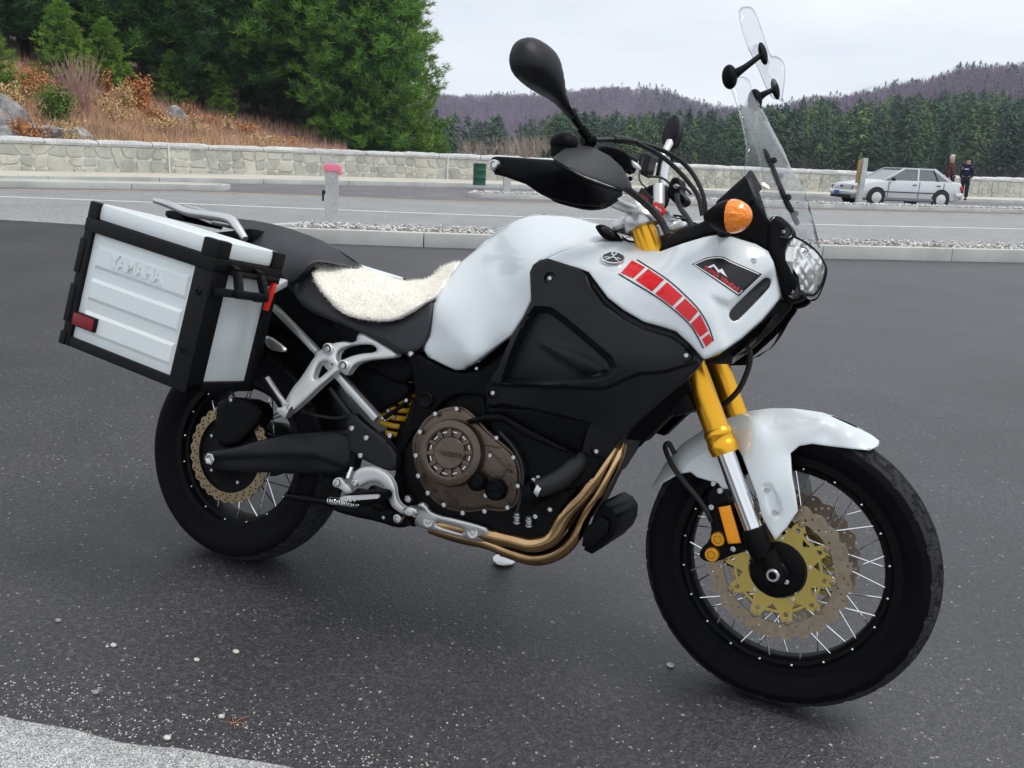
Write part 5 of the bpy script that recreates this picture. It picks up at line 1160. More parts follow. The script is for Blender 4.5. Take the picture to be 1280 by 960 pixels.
for s in (False, True):
    q = bk(*cI((1050, 455))[0], -.075); par = hl[1 if s else 0]
    b = MB(); b.lathe([(-.03, .001), (-.03, .016), (-.02, .032), (.0, .045), (.022, .052), (.024, .054), (.0, .056), (-.034, .03)], q+[-.02, .005, .005], (1, -.35, -.05), 10); b.build('reflector_bowl', 'reflector_chrome', par, mirror=s, smooth=20)
    b = MB(); b.ball(q+[-.012, -.002, .005], .011, 12, 8); b.build('bulb', 'carrier_gold', par, mirror=s)
    hc_ = arr(hl_o).mean(0); panel('lamp_housing', [tuple(hc_+(arr(p_)-hc_)*.97) for p_ in hl_o], lambda p: hl_s(p)+.022+.006*np.sin(p[:, 0]*.55)*np.sin(p[:, 1]*.4), 'reflector_chrome', par, .03, 4, None, mirror=s, smooth=15)
    panel('lens_rim', ribbon(cI((1012, 303), (1060, 328), (1118, 372), (1156, 425), (1170, 470), (1150, 540), (1112, 592), (1070, 592)), 2.4), Surf(cI((1012, 303, -.127), (1060, 328, -.103), (1118, 372, -.063), (1170, 470, -.018), (1150, 540, -.023), (1112, 592, -.053), (1070, 592, -.085))), 'black_plastic', par, .006, 3, None, mirror=s)
panel('chin_fairing', cI((705, 905), (800, 850), (950, 640), (1000, 640), (985, 670), (900, 770), (800, 855), (760, 890), (700, 900)), Surf(cI((705, 905, -.17), (800, 850, -.17), (950, 640, -.10), (1000, 640, -.09), (800, 855, -.16))), 'black_plastic', moto, .02, 4, (2, .004), both=True)
panel('chin_fairing', cI((560, 940), (660, 876), (750, 815), (850, 725), (945, 612), (990, 640), (950, 700), (850, 790), (770, 850), (700, 905), (690, 940)), Surf(cI((560, 940, -.20), (660, 876, -.19), (850, 725, -.14), (945, 612, -.11), (990, 640, -.09), (700, 905, -.16))), 'black_plastic', moto, .02, 5, (2, .004), both=True)
# lower radiator shroud behind the forks
panel('radiator_shroud', cF((820, 500), (900, 400), (1000, 310), (1120, 213), (1150, 280), (1140, 300), (1085, 355), (1000, 430), (940, 490), (905, 527), (880, 525), (808, 515)), Surf(cF((820, 500, -.16), (1000, 310, -.18), (1140, 260, -.15), (905, 527, -.13))), 'black_plastic', moto, .05, 5, (3, .005), both=True)
b = MB(); rc = bk(870, 490, 0); b.box(rc+[-.05, 0, .06], (.05, .30, .24), axisrot(YX, R(-28)), .01); b.build('radiator', 'black_metal', moto)

# windscreen
ws_L = cI((893, 232), (860, 170), (830, 130), (800, 75), (780, 20)) + cH((362, 862), (372, 740), (345, 600), (312, 490), (285, 402))
ws_R = cH((350, 384), (385, 404), (396, 450), (440, 522), (500, 640), (560, 752), (605, 862)) + cI((1045, 0), (1102, 200), (1142, 355), (1100, 330), (1015, 262), (935, 198))
ws_s = Surf(cI((893, 232, -.145), (830, 130, -.165), (780, 20, -.165), (935, 198, -.125), (1015, 262, -.10), (1100, 330, -.05), (1142, 355, -.01), (1102, 200, 0), (1045, 0, 0), (940, 60, -.125), (1000, 170, -.085)) +
            cH((372, 740, -.16), (345, 600, -.155), (312, 490, -.14), (285, 402, -.12), (350, 384, -.075), (385, 404, -.05), (440, 522, 0), (500, 640, 0), (560, 752, 0), (605, 862, 0), (470, 780, -.11)))
ws = panel('windscreen', ws_L+ws_R, ws_s, 'clear_screen', moto, .0035, 5, None, whole=True, smooth=170)
for s in (False, True):
    panel('screen_edge', ribbon(ws_L+ws_R[:3], 1.3), lambda p: ws_s(p)+.001, 'clear_edge', ws, .005, 4, None, mirror=s)
    st_ = panel('screen_bracket', chaikin(cH((455, 745), (465, 738), (490, 770))+cI((955, 60), (985, 120), (1013, 172), (1008, 184), (990, 180), (970, 160), (940, 90), (915, 20)), 1), lambda p: ws_s(p)-.006, 'black_plastic', ws, .012, 4, (3, .004), mirror=s)
    for q in (cH((510, 800))[0], cI((982, 105))[0]): bolt(bk(*q, float(ws_s(arr([q]))[0])-.008), .0065, st_, 'ink_black', mirror=s)
# clip-on deflector
df_o = chaikin(cH((333, 62), (345, 38), (378, 31), (410, 44), (450, 150), (492, 286), (525, 280), (556, 305), (567, 345), (553, 480), (540, 500), (490, 485), (440, 360), (405, 285), (378, 235), (350, 150)), 2)
df_s = Surf(cH((340, 50, -.13), (385, 255, -.12), (440, 150, -.05), (470, 320, 0), (490, 286, .02), (530, 282, .12), (560, 330, .13), (545, 495, .13), (480, 470, .07)))
df = panel('wind_deflector', df_o, df_s, 'clear_screen', moto, .0035, 5, None, smooth=170)
panel('deflector_edge', ribbon(list(map(tuple, df_o))[:]+[tuple(df_o[0])], 1.2), lambda p: df_s(p)-.001, 'clear_edge', df, .005, 4, None)
def clamp(base, arm0, pad, lat0, lat1, nm):
    b = MB(); p0, p1, p2 = bk(*base, lat0), bk(*arm0, lat0*.8+lat1*.2), bk(*pad, lat1)
    b.ball(p0, (.017, .020, .027), 16, 12, axisrot(YX, R(-12))); b.tube([p0, p1, p2], [.014, .0075, .006], 12, 5); b.build(nm, 'black_plastic', df)
    d = p2-p0; d /= np.linalg.norm(d); nz = arr([.85, -.35, .35]); nz /= np.linalg.norm(nz)
    x, y, z = frame_of(nz); b = MB(); b.ball(p2, (.014, .028, .008), 16, 10, np.stack([x, y, z], 1)); b.build('clamp_pad', 'black_plastic', df)
clamp(cH((288, 385))[0], cH((360, 340))[0], cH((455, 268))[0], -.118, -.07, 'clamp_arm')
clamp(cH((415, 502))[0], cH((460, 470))[0], cH((517, 445))[0], .06, .10, 'clamp_arm')
# indicator
for s in (False, True):
    a0 = bk(*cI((565, 205))[0], -.20); a1 = bk(*cI((692, 202))[0], -.215); a2 = bk(*cI((800, 200))[0], -.225)
    d1 = a1-a0; d2 = a2-a1; b = MB(); b.tube([a0, a0+d1*.2, a0+d1*.5, a0+d1*.8, a1], [.008, .017, .028, .034, .036], 20, 3)
    b.tube([a1+d1*-.3, a1-d1*.3+[-.005, .09, -.03]], [.014, .018], 12)
    ind = b.build('indicator', 'black_plastic', moto, mirror=s)
    b = MB(); b.tube([a1, a1+d2*.25, a1+d2*.55, a1+d2*.8, a1+d2*.95, a1+d2], [.0355, .0355, .031, .022, .011, .001], 14, 2); b.build('indicator_lens', 'amber_lens', ind, mirror=s, smooth=18)

# ---------------------------------------------------------------- handlebar, levers, mirrors (steered)
hb = [bk(x, y, l, True) for x, y, l in ((622, 208, -.46), (700, 226, -.33), (775, 256, -.17), (800, 266, -.08), (818, 268, .06), (826, 245, .19), (832, 205, .35), (838, 180, .47))]
bar = MB().tube(np.array(hb), .0125, 16, 6).build('handlebar', 'aluminium', moto, st=True)
MB().tube(np.array([hb[0], hb[0]*.4+hb[1]*.6]), .0175, 16).build('grip', 'rubber', bar, st=True)
MB().tube(np.array([hb[7], hb[6]*.8+hb[7]*.2]), .0175, 16).build('grip', 'rubber', bar, st=True)
for i, s in ((3, 0), (4, 1)):
    b = MB(); b.cyl(hb[i]-SAX*.06, hb[i]+SAX*.012, .017, seg=16); b.build('bar_riser', 'cast_silver', bar, st=True)
hg_lo = cG((50, 730), (62, 706), (85, 702), (130, 704), (360, 719), (400, 742), (560, 830), (690, 868), (706, 890), (640, 936), (600, 952), (480, 945), (345, 912), (300, 890), (230, 842), (80, 788), (56, 768))
hg_s = Surf(cG((60, 740, -.475), (230, 780, -.465), (360, 719, -.455), (345, 910, -.425), (420, 750, -.470), (560, 830, -.425), (560, 870, -.420), (540, 650, -.315), (430, 665, -.385), (700, 880, -.30), (750, 840, -.262), (640, 940, -.36), (480, 945, -.40), (450, 860, -.435)))
hg = panel('hand_guard', hg_lo, hg_s, 'black_plastic', moto, .012, 4, (4, .006), st=True)
panel('guard_shell', cG((360, 712), (420, 665), (490, 645), (560, 655), (640, 695), (700, 750), (745, 830), (752, 862), (720, 872), (690, 862), (600, 828), (500, 790), (410, 742)), lambda p: hg_s(p)-.006, 'guard_grey', hg, .012, 4, (2.5, .004), st=True)
panel('guard_ridge', ribbon(cG((365, 722), (410, 752), (500, 803), (600, 842), (700, 874)), 4), lambda p: hg_s(p)-.003, 'black_plastic', hg, .014, 4, (2, .004), st=True)
panel('guard_lip', chaikin(cG((343, 908), (480, 943), (600, 950), (690, 905), (645, 938), (600, 962), (520, 968), (420, 945), (370, 930)), 1), lambda p: hg_s(p)+.012, 'black_plastic', hg, .02, 4, None, st=True)
bolt(bk(*cG((70, 743))[0], -.482, True), .0105, hg, st=True)
hl2 = panel('hand_guard', hg_lo, hg_s, 'black_plastic', moto, .012, 6, (6, .012), st=True, mirror=True)
# brake reservoir behind the guard
b = MB(); rp = bk(*cG((420, 640))[0], -.36, True); b.ball(rp, (.030, .03, .024), 18, 12); b.cyl(rp-[0, 0, .03], rp+[0, 0, .005], .027, seg=20, bev=.005); b.build('fluid_reservoir', 'black_plastic', bar, st=True)
mir_o = cG((156, 225), (162, 180), (182, 132), (225, 105), (280, 108), (350, 150), (395, 200), (415, 270), (425, 330), (430, 380), (445, 425), (482, 500), (488, 512), (460, 519), (440, 492), (372, 422), (300, 386), (230, 342), (172, 285))
mir_s = Surf(cG((155, 230, -.50), (225, 105, -.475), (425, 330, -.375), (490, 510, -.335), (350, 150, -.42), (300, 386, -.425), (290, 250, -.455), (400, 410, -.375)))
for s in (False,):
    v, f, o = tri2d(chaikin(mir_o, 1), 4); d = dist_poly(v, o); q = np.clip(1-d/26, 0, 1); dome = .030*np.sqrt(np.maximum(0, 1-q*q))
    Fr = bk(v[:, 0], v[:, 1], mir_s(v), True); nrm = arr([.8, -.6, -.1]); V, F = solidify2(Fr+dome[:, None]*nrm*.8, Fr-nrm*.012, f)
    t = np.array(F[0])
    if np.cross(V[t[1]]-V[t[0]], V[t[2]]-V[t[0]])@nrm < 0: F = [x[::-1] for x in F]
    if s: V = V*[1, -1, 1]; F = [x[::-1] for x in F]
    V = V+[0, 0, .055] if s else V; mi = obj('mirror', steer(V), F, 'black_fairing', moto, 60)
    v2, f2, _ = tri2d(chaikin(cG((172, 225), (190, 150), (230, 120), (280, 123), (345, 165), (385, 210), (400, 275), (405, 340), (370, 395), (300, 370), (235, 325), (180, 270)), 1), 8)
    A = bk(v2[:, 0], v2[:, 1], mir_s(v2), True)-nrm*.0125; V, F = solidify2(A, A-nrm*.002, f2)
    if s: V = V*[1, -1, 1]+[0, 0, .055]
    obj('mirror_glass', steer(V), F, 'mirror_glass', mi, 30)
    b = MB(); P = [bk(*cG(p)[0], l, True)+arr([0, 0, .055 if s else 0]) for p, l in (((450, 470), -.345), ((478, 520), -.335), ((510, 565), -.325), ((540, 608), -.315))]
    b.tube(P, [.011, .009, .0075, .0085], 12, 3); b.cyl(P[2]-(P[3]-P[2])*.2, P[3], .0115, seg=12, bev=.002); b.build('mirror_stem', 'black_metal', mi, st=True, mirror=s)
lm = panel('mirror', chaikin(cG((905, 640), (912, 590), (930, 535), (952, 498), (978, 484), (996, 496), (1004, 545), (998, 590), (985, 620), (972, 650), (940, 652)), 2), .40, 'black_fairing', moto, .035, 3, (8, .022), st=True)
MB().tube(np.array([bk(*cG((912, 705))[0], .36, True), bk(*cG((935, 660))[0], .39, True), bk(*cG((950, 630))[0], .41, True)]), [.009, .0105, .012], 14, 3).build('mirror_stem', 'cast_silver', lm, st=True)
MB().tube(np.array([bk(*cG((895, 800))[0], .33, True), bk(*cG((912, 705))[0], .36, True)]), .010, 12).build('mirror_post', 'black_metal', lm, st=True)
cX = lambda *p: tr(740, 170, 6.857, p)
b = MB(); b.cyl(bk(*cX((-80, 30))[0], -.31, True), bk(*cX((20, 35))[0], -.29, True), .018, seg=14, bev=.004); b.build('lever_clamp', 'black_metal', bar, st=True)
hose(cX((-40, 35, -.29), (190, 30, -.24), (350, 45, -.18), (500, 85, -.12), (640, 140, -.06), (780, 230, -.02), (880, 350, 0), (950, 500, .0), (978, 670, 0)), .0055, bar, st=True, name='brake_hose')
hose(cX((190, 30, -.24), (250, 30, -.22), (340, 45, -.18)), .0085, bar, st=True, name='hose_sleeve')
hose(cX((380, 55, -.17), (560, 150, -.10), (700, 260, -.06), (830, 400, -.03), (910, 520, -.02), (945, 680, -.02)), .0055, bar, st=True, name='throttle_cable')
hose(cX((250, 420, -.22), (400, 530, -.17), (520, 640, -.14), (600, 740, -.13), (650, 850, -.13)), .0085, bar, st=True, name='wiring_sleeve')
hose(cX((730, 500, .02), (735, 560, .01), (760, 620, 0), (810, 690, -.03), (870, 790, -.06)), .0065, bar, st=True, name='clutch_hose')
hose(cX((440, 180, .0), (405, 330, -.02), (420, 400, -.03), (470, 450, -.03)), .0022, bar, st=True, name='wire')
hose(cX((480, 345, .1), (600, 360, .08), (700, 430, .05), (800, 450, .04), (850, 500, .04)), .003, bar, st=True, name='wire')
sw = panel('switch_housing', chaikin(cX((30, 95), (130, 80), (335, 150), (330, 230), (300, 300), (220, 290), (120, 230)), 1), -.24, 'black_plastic', bar, .045, 3, (3, .006), st=True)
panel('switch_cover', chaikin(cX((330, 200), (385, 235), (400, 285), (335, 260)), 1), -.23, 'cast_silver', sw, .02, 3, (2, .003), st=True)
for p in ((180, 180), (320, 310), (325, 365)): boltpx(*cX(p)[0], -.246, 3.0, sw, 'black_metal', st=True)
panel('switch_housing', chaikin(cX((410, 150), (430, 138), (520, 155), (490, 230), (480, 300), (440, 345), (400, 310), (395, 220)), 1), .22, 'black_fairing', bar, .05, 3, (3, .006), st=True)
panel('clutch_master', chaikin(cX((665, 400), (690, 355), (745, 355), (755, 400), (750, 480), (790, 510), (805, 560), (740, 600), (690, 560), (640, 500)), 1), .05, 'black_metal', bar, .05, 3, (3, .006), st=True)
boltpx(*cX((722, 432))[0], .045, 3.5, bar, st=True)
panel('bar_pad', chaikin(cX((470, 430), (600, 400), (635, 440), (620, 560), (560, 640), (430, 560), (400, 480)), 1), .07, 'black_plastic', bar, .04, 3, (3, .006), st=True)
MB().tube(np.array([bk(*cX((574, 600))[0], .035, True), bk(*cX((575, 430))[0], .055, True)]), .0145, 16).build('bar_sleeve', 'cast_silver', bar, st=True)
kt = panel('key_tag', chaikin(cX((545, 556), (643, 640), (598, 690), (502, 605)), 1, .12), -.05, 'red_plastic', moto, .004, 4, (1, .001), st=True)
text_on('aprilia', cX((572, 622))[0], arr([9.6, 8.2])/3.0, (2.2, -3.1), 'ink_white', -.05, .0012, kt, st=True, bold=.02)
ks = panel('key_strap', cX((425, 440), (530, 540), (490, 585), (395, 490)), -.045, 'ink_black', moto, .004, 4, None, st=True)
text_on('aprilia', cX((455, 525))[0], arr([10.5, 8.2])/2.8, (2.4, -4.2), 'ink_red', -.045, .0012, ks, st=True, bold=.02)
panel('ignition_lock', chaikin(cX((640, 770), (780, 725), (815, 745), (815, 780), (660, 825)), 1), -.06, 'cast_silver', moto, .08, 4, (2, .005), st=True)
panel('key', cX((680, 690), (790, 692), (800, 705), (690, 702)), -.07, 'chrome', moto, .003, 4, None, st=True)
# ---------------------------------------------------------------- engine
def plate(name, pts, lat, m, parent, thick=.02, edge=(3, .004), rnd_=1, step=5, **k):
    return panel(name, chaikin(pts, rnd_) if rnd_ else pts, lat, m, parent, thick, step, edge, **k)
eng = plate('engine_block', [(508, 510), (540, 470), (600, 462), (650, 500), (700, 540), (758, 560), (752, 580), (738, 606), (722, 640), (706, 668), (660, 676), (610, 668), (540, 648), (515, 635), (498, 590)], -.135, 'black_metal', moto, .27, (4, .01))
plate('cylinder_head', [(600, 470), (660, 470), (740, 500), (775, 545), (757, 575), (735, 610), (690, 615), (640, 590), (610, 540)], -.15, 'black_metal', eng, .30, (4, .012))
cv_o = spline(arr(cD((470, 300), (500, 230), (545, 172), (620, 132), (700, 122), (760, 160), (830, 235), (905, 300), (970, 365), (995, 450), (990, 540), (970, 600), (915, 628), (830, 622), (745, 632), (650, 620), (580, 580), (530, 520), (490, 430))), 3, True)
cv_s = Surf(cD((470, 300, -.165), (620, 132, -.165), (830, 235, -.17), (995, 450, -.16), (915, 628, -.155), (650, 620, -.155), (490, 430, -.16), (700, 400, -.178), (880, 450, -.172)))
cov = panel('clutch_cover', cv_o, cv_s, 'bronze_cover', eng, .05, 4, (4, .006))
panel('cover_flange', ribbon(list(map(tuple, cv_o))+[tuple(cv_o[0])], 4.0), lambda p: cv_s(p)+.002, 'bronze_cover', eng, .02, 4, (1.5, .003))
for a_, b_ in (((840, 330), (960, 440)), ((800, 300), (905, 320)), ((905, 470), (945, 405)), ((915, 505), (960, 500)), ((915, 565), (950, 600)), ((690, 600), (620, 540))):
    panel('cover_rib', ribbon(cD(a_, b_), 2.4), lambda p: cv_s(p)-.004, 'bronze_cover', cov, .012, 3, (1.2, .003))
bn = arr([.10, -1, .10]); bn /= np.linalg.norm(bn); bc = bk(*cD((648, 345))[0], -.205)
MB().lathe([(-.05, .083), (-.012, .083), (.002, .079), (.006, .072), (.007, .063), (.004, .0585), (-.006, .057), (-.006, .0405), (.003, .0395), (.0055, .037), (.0055, .0001)], bc, bn, 56).build('clutch_boss', 'bronze_cover', cov, smooth=30)
bx, by, _ = frame_of(bn); b = MB()
for k in range(12):
    a = 2*math.pi*(k+.3)/12; d = bx*math.cos(a)+by*math.sin(a); b.bar(bc+d*.0395+bn*-.001, bc+d*.0605+bn*-.001, .010, .008, up=bn, bev=.0015)
b.build('boss_vane', 'bronze_cover', cov)
for k in range(12):
    a = 2*math.pi*(k+.8)/12; d = bx*math.cos(a)+by*math.sin(a); e = np.cross(bn, d)
    if k % 2 == 0 or True: MB().bar(bc+d*.051-e*.0065-bn*.0035, bc+d*.051+e*.0065-bn*.0035, .0035, .004, up=bn, bev=.001).build('vane_edge', 'aluminium', cov)
text_on('YAMAHA', cD((640, 352))[0], (7.6, 1.5), (0, -9), 'bronze_cover', lambda p: np.full(len(p), -.2135), .0015, cov, bold=.01)
oc = bk(*cD((872, 530))[0], -.19); MB().lathe([(-.03, .026), (-.004, .026), (.002, .024), (.003, .021), (-.001, .02), (-.001, .0001)], oc, bn, 32).build('oil_filler_cap', 'black_plastic', cov)
MB().bar(oc-[.017, 0, .004], oc+[.017, 0, .004], .006, .008, up=bn, bev=.002).build('cap_grip', 'black_plastic', cov)
oc = bk(*cD((780, 490))[0], -.20); MB().lathe([(-.05, .022), (.0, .022), (.006, .018), (.008, .014), (.004, .013), (.004, .0001)], oc, bn, 24).build('sight_plug', 'black_plastic', cov)
for p in ((577, 150), (684, 125), (500, 240), (883, 270), (850, 358), (968, 368), (990, 510), (830, 558), (938, 618), (823, 637), (714, 645), (480, 358), (492, 460), (540, 545), (620, 605)): boltpx(*cD(p)[0], -.176, 3.2, cov)
# water pump and hoses on the right of the cover
hose(cF((380, 760, -.17), (440, 735, -.17), (500, 700, -.165), (560, 640, -.15), (590, 590, -.13)), .024, eng, name='water_hose', seg=14)
hose(cF((330, 800, -.165), (370, 768, -.17)), .028, eng, 'black_metal', name='water_pump', sm=2, seg=16)
hose(cF((372, 762, -.17), (395, 775, -.17)), .0262, eng, 'aluminium', name='hose_clip', sm=2, seg=16)
for p in ((348, 720), (372, 708), (430, 868), (357, 903)): boltpx(*cF(p)[0], -.165, 3.2, eng)
hose(cF((180, 480, -.17), (250, 560, -.17), (290, 650, -.168), (292, 760, -.165), (265, 880, -.16)), .0045, eng, name='wire')
for q in ((265, 885, 265, 940), (325, 905, 325, 955)):
    b = MB(); a0 = bk(*cF(q[:2])[0], -.15); a1 = bk(*cF(q[2:])[0], -.145)
    for t in np.linspace(0, 1, 5)[:-1]:
        pA = a0+(a1-a0)*t; pB = a0+(a1-a0)*(t+.18); b.cyl(pA, pB, .0065 if int(t*4) % 2 == 0 else .0085, seg=6)
    b.build('oxygen_sensor', 'aluminium', eng)

# exhaust
hp = MB(); P = [bk(x, y, l) for x, y, l in cF((735, 560, -.10), (700, 630, -.115), (655, 710, -.125), (600, 790, -.13), (545, 850, -.135), (500, 910, -.135))+cD((1160, 770, -.13), (1060, 800, -.125), (950, 775, -.125), (840, 750, -.13), (700, 720, -.13), (560, 690, -.12), (470, 660, -.10), (380, 620, -.04))]
hp.tube(np.array(P), .0195, 18, 5); ex = hp.build('exhaust_pipe', 'header_pipe', moto)
P2 = [bk(x, y, l) for x, y, l in cF((775, 540, -.05), (760, 600, -.06), (715, 690, -.07), (660, 790, -.08), (610, 870, -.085))+cD((1270, 760, -.08), (1190, 840, -.075), (1080, 870, -.07), (960, 840, -.07), (840, 790, -.07), (700, 760, -.06), (560, 715, -.05))]
MB().tube(np.array(P2), .0195, 18, 5).build('header_pipe', 'header_pipe', ex)
hs_s = Surf(cD((480, 640, -.150), (530, 590, -.150), (845, 720, -.155), (840, 790, -.142), (500, 710, -.142), (660, 690, -.160)))
slot = chaikin(cD((578, 690), (600, 690), (710, 722), (718, 735), (712, 748), (690, 745), (585, 712)), 1)
hs = panel('heat_shield', chaikin(cD((470, 690), (482, 655), (478, 612), (505, 588), (535, 600), (545, 632), (590, 655), (700, 678), (820, 712), (845, 735), (848, 775), (825, 792), (760, 782), (640, 750), (520, 722), (480, 712)), 1), hs_s, 'aluminium', ex, .006, 4, (4, .006), holes=[slot])
for p in ((540, 690), (763, 745)):
    q = cD(p)[0]; pp = bk(*q, float(hs_s(arr([q]))[0])-.001); MB().lathe([(-.002, .0135), (.002, .0135), (.0025, .012), (.0, .0105), (.0, .0001)], pp, (0, -1, .1), 20).build('shield_boss', 'cast_silver', hs); bolt(pp, .0065, hs)
# bash plate / lower sump seen right of the pipes
plate('sump_guard', cF((650, 900), (690, 830), (740, 860), (765, 900), (762, 960), (740, 1010), (690, 1060), (640, 1090), (600, 1070), (620, 980)), -.10, 'black_plastic', moto, .2, (2, .004), 0)
plate('sump_guard_lug', cF((600, 960), (690, 900), (725, 930), (720, 990), (640, 1060), (590, 1050)), -.115, 'black_metal', moto, .04, (2, .003), 0)
hz = [bk(x, y, l) for x, y, l in cD((480, 670, -.10), (420, 640, -.08), (330, 600, -.02), (200, 560, .08))]
MB().tube(np.array(hz), .024, 16, 5).build('link_pipe', 'black_metal', ex)
# muffler on the left-hand side
b = MB(); b.tube(np.array([(.42, .12, .40), (.25, .19, .46), (.05, .23, .52), (-.22, .25, .60)]), [.028, .05, .062, .058], 24, 5, flat=1.25); b.build('muffler', 'cast_silver', moto)

# ---------------------------------------------------------------- frame, swingarm, rear shock
fr_s = Surf(cB((780, 590, -.15), (1150, 740, -.165), (830, 930, -.15), (1000, 800, -.165)))
frm = panel('frame', chaikin(cB((750, 575), (800, 565), (860, 600), (960, 650), (1040, 665), (1130, 640), (1240, 560), (1300, 480), (1330, 560), (1240, 690), (1290, 720), (1270, 810), (1160, 800), (1130, 780), (1040, 770), (960, 790), (900, 850), (850, 930), (790, 960), (740, 1060), (690, 1140), (640, 1140), (680, 1040), (760, 930), (800, 820), (790, 700), (765, 620)), 1), fr_s, 'black_plastic', moto, .03, 5, (4, .008), both=True)
pv = bk(*cB((852, 800))[0], -.16); MB().lathe([(-.01, .020), (.004, .020), (.007, .017), (.004, .012), (.004, .0001)], pv, (0, -1, 0), 24).build('frame_plug', 'black_metal', frm[0])
boltpx(*cB((1103, 643))[0], -.19, 2.2, frm[0]); boltpx(*cB((773, 570))[0], -.165, 3.5, frm[0]); boltpx(*cB((1185, 765))[0], -.195, 3, frm[0])
plate('tank_underside', cB((800, 560), (840, 560), (960, 640), (1020, 655), (1090, 635), (1290, 470), (1300, 520), (1130, 660), (1020, 690), (900, 650)), -.12, 'black_plastic', moto, .24, (3, .004))
sh = plate('pivot_plate', cD((130, 150), (175, 145), (200, 180), (380, 320), (390, 430), (340, 435), (260, 400), (160, 350), (140, 320)), -.165, 'black_fairing', moto, .02, (4, .008))
for p in ((232, 270), (160, 222), (203, 358), (350, 258)): boltpx(*cD(p)[0], -.168, 3.4, sh)
plate('engine_mount', cD((380, 200), (470, 180), (500, 250), (480, 480), (530, 560), (600, 640), (560, 720), (480, 700), (330, 660), (250, 620), (230, 560), (330, 540), (390, 430)), -.10, 'black_metal', moto, .2, (4, .01))
sa_s = Surf(cC((320, 455, -.135), (560, 380, -.140), (800, 330, -.150), (1010, 320, -.150), (1020, 520, -.150), (760, 530, -.145), (500, 520, -.135), (330, 500, -.13), (800, 430, -.165), (600, 440, -.150)),
            [(arr(cC((300, 460), (500, 445), (700, 440), (860, 445), (950, 480), (1060, 520), (1060, 600), (300, 600))), .010, 6)])
sw_ = panel('swingarm', chaikin(cC((292, 460), (300, 430), (335, 412), (450, 400), (560, 365), (700, 335), (830, 318), (1000, 318), (1040, 360), (1040, 500), (1000, 530), (760, 530), (600, 520), (480, 525), (400, 515), (330, 505), (300, 490)), 1), sa_s, 'black_fairing', moto, .05, 4, (5, .012))
MB().lathe([(-.005, .012), (.004, .0175), (.006, .016), (.006, .0115), (.0, .011), (.0, .0001)], bk(*cC((332, 455))[0], -.139), (0, -1, 0), 6).build('axle_nut', 'chrome', sw_)
MB().bar((.05, .11, .33), (.56, .13, .44), .06, .075, bev=.02).build('swingarm', 'black_fairing', moto)
MB().cyl((0, -.12, .321), (0, .14, .321), .012, seg=12).build('rear_axle', 'steel_bolt', moto)
MB().lathe([(.05, .001), (.05, .07), (.10, .085), (.15, .08), (.165, .05), (.165, .001)], RA, YX, 32).build('final_drive', 'black_metal', moto)
cal2 = plate('rear_caliper', cC((370, 160), (420, 145), (560, 165), (600, 230), (560, 300), (470, 390), (380, 400), (355, 330), (360, 240)), -.105, 'black_metal', moto, .05, (5, .012))
for p in ((435, 160),): boltpx(*cC(p)[0], -.108, 2.5, cal2)
# rear mudguard over the wheel and inner tail
th = np.radians(np.linspace(20, 150, 40)); V = []; F = []
for rr, ln in ((.352, 1), (.348, 0)):
    for t in th:
        for y in np.linspace(-.085, .085, 9): V.append((RA[0]+(rr-.02*(y/.085)**2)*math.cos(t), y, RA[2]+(rr-.02*(y/.085)**2)*math.sin(t)))
n1 = 40*9
F += [(i*9+j, (i+1)*9+j, (i+1)*9+j+1, i*9+j+1) for i in range(39) for j in range(8)]
F += [tuple(n1+q for q in f[::-1]) for f in F]
obj('rear_mudguard', V, F, 'black_plastic', moto, 60)
tb = plate('tail_body', cB((20, 200), (120, 190), (160, 240), (260, 340), (420, 410), (520, 470), (780, 590), (800, 700), (700, 720), (600, 660), (520, 620), (440, 560), (400, 510), (310, 560), (230, 520), (110, 420), (60, 420), (20, 480), (-20, 480)), -.105, 'black_plastic', moto, .21, (4, .01))
plate('tail_underside', cB((-40, 420), (60, 400), (180, 480), (330, 560), (400, 640), (380, 740), (260, 700), (160, 700), (60, 660), (-60, 640)), -.06, 'black_plastic', moto, .12, (4, .01))
plate('battery_box', cB((380, 560), (500, 600), (620, 640), (760, 700), (790, 760), (640, 860), (560, 880), (520, 780), (440, 680)), -.09, 'black_plastic', moto, .18, (4, .01))
# silver subframe rail and foot-peg hanger
rl = MB(); A0 = bk(*cB((85, 330))[0], -.135); A1 = bk(*cB((310, 560))[0], -.145); A2 = bk(*cB((610, 895))[0], -.145)
rl.bar(A0, A1, .016, .022, up=(0, 1, 0), bev=.004); rl.bar(A1, A2, .020, .026, up=(0, 1, 0), bev=.005); rail = rl.build('subframe_rail', 'aluminium', moto)
rl.build('subframe_rail', 'aluminium', moto, mirror=True)
hg_o = chaikin(cB((130, 835), (180, 740), (225, 690), (300, 570), (345, 535), (420, 505), (500, 515), (505, 470), (530, 460), (610, 505), (710, 568), (700, 590), (560, 600), (500, 620), (480, 640), (455, 680), (430, 665), (415, 650), (310, 740), (260, 790), (170, 870), (140, 880)), 1)
h1 = chaikin(cB((400, 580), (420, 545), (480, 525), (570, 520), (605, 538), (600, 562), (520, 568), (450, 590), (410, 618)), 1); h2 = chaikin(cB((285, 690), (310, 620), (345, 600), (355, 615), (395, 625), (300, 708)), 1)
hgp_s = Surf(cB((150, 860, -.20), (340, 560, -.175), (500, 490, -.155), (700, 570, -.155), (440, 640, -.175), (200, 740, -.195)))
pg = panel('peg_hanger', hg_o, hgp_s, 'cast_silver', moto, .022, 4, (4, .008), holes=[h1, h2])
for p in ((362, 546), (440, 630)):
    q = cB(p)[0]; pp = bk(*q, float(hgp_s(arr([q]))[0])-.001); MB().lathe([(-.02, .016), (.004, .016), (.007, .013)], pp, (0, -1, 0), 20).build('hanger_boss', 'cast_silver', pg); bolt(pp+[0, -.005, 0], .009, pg)
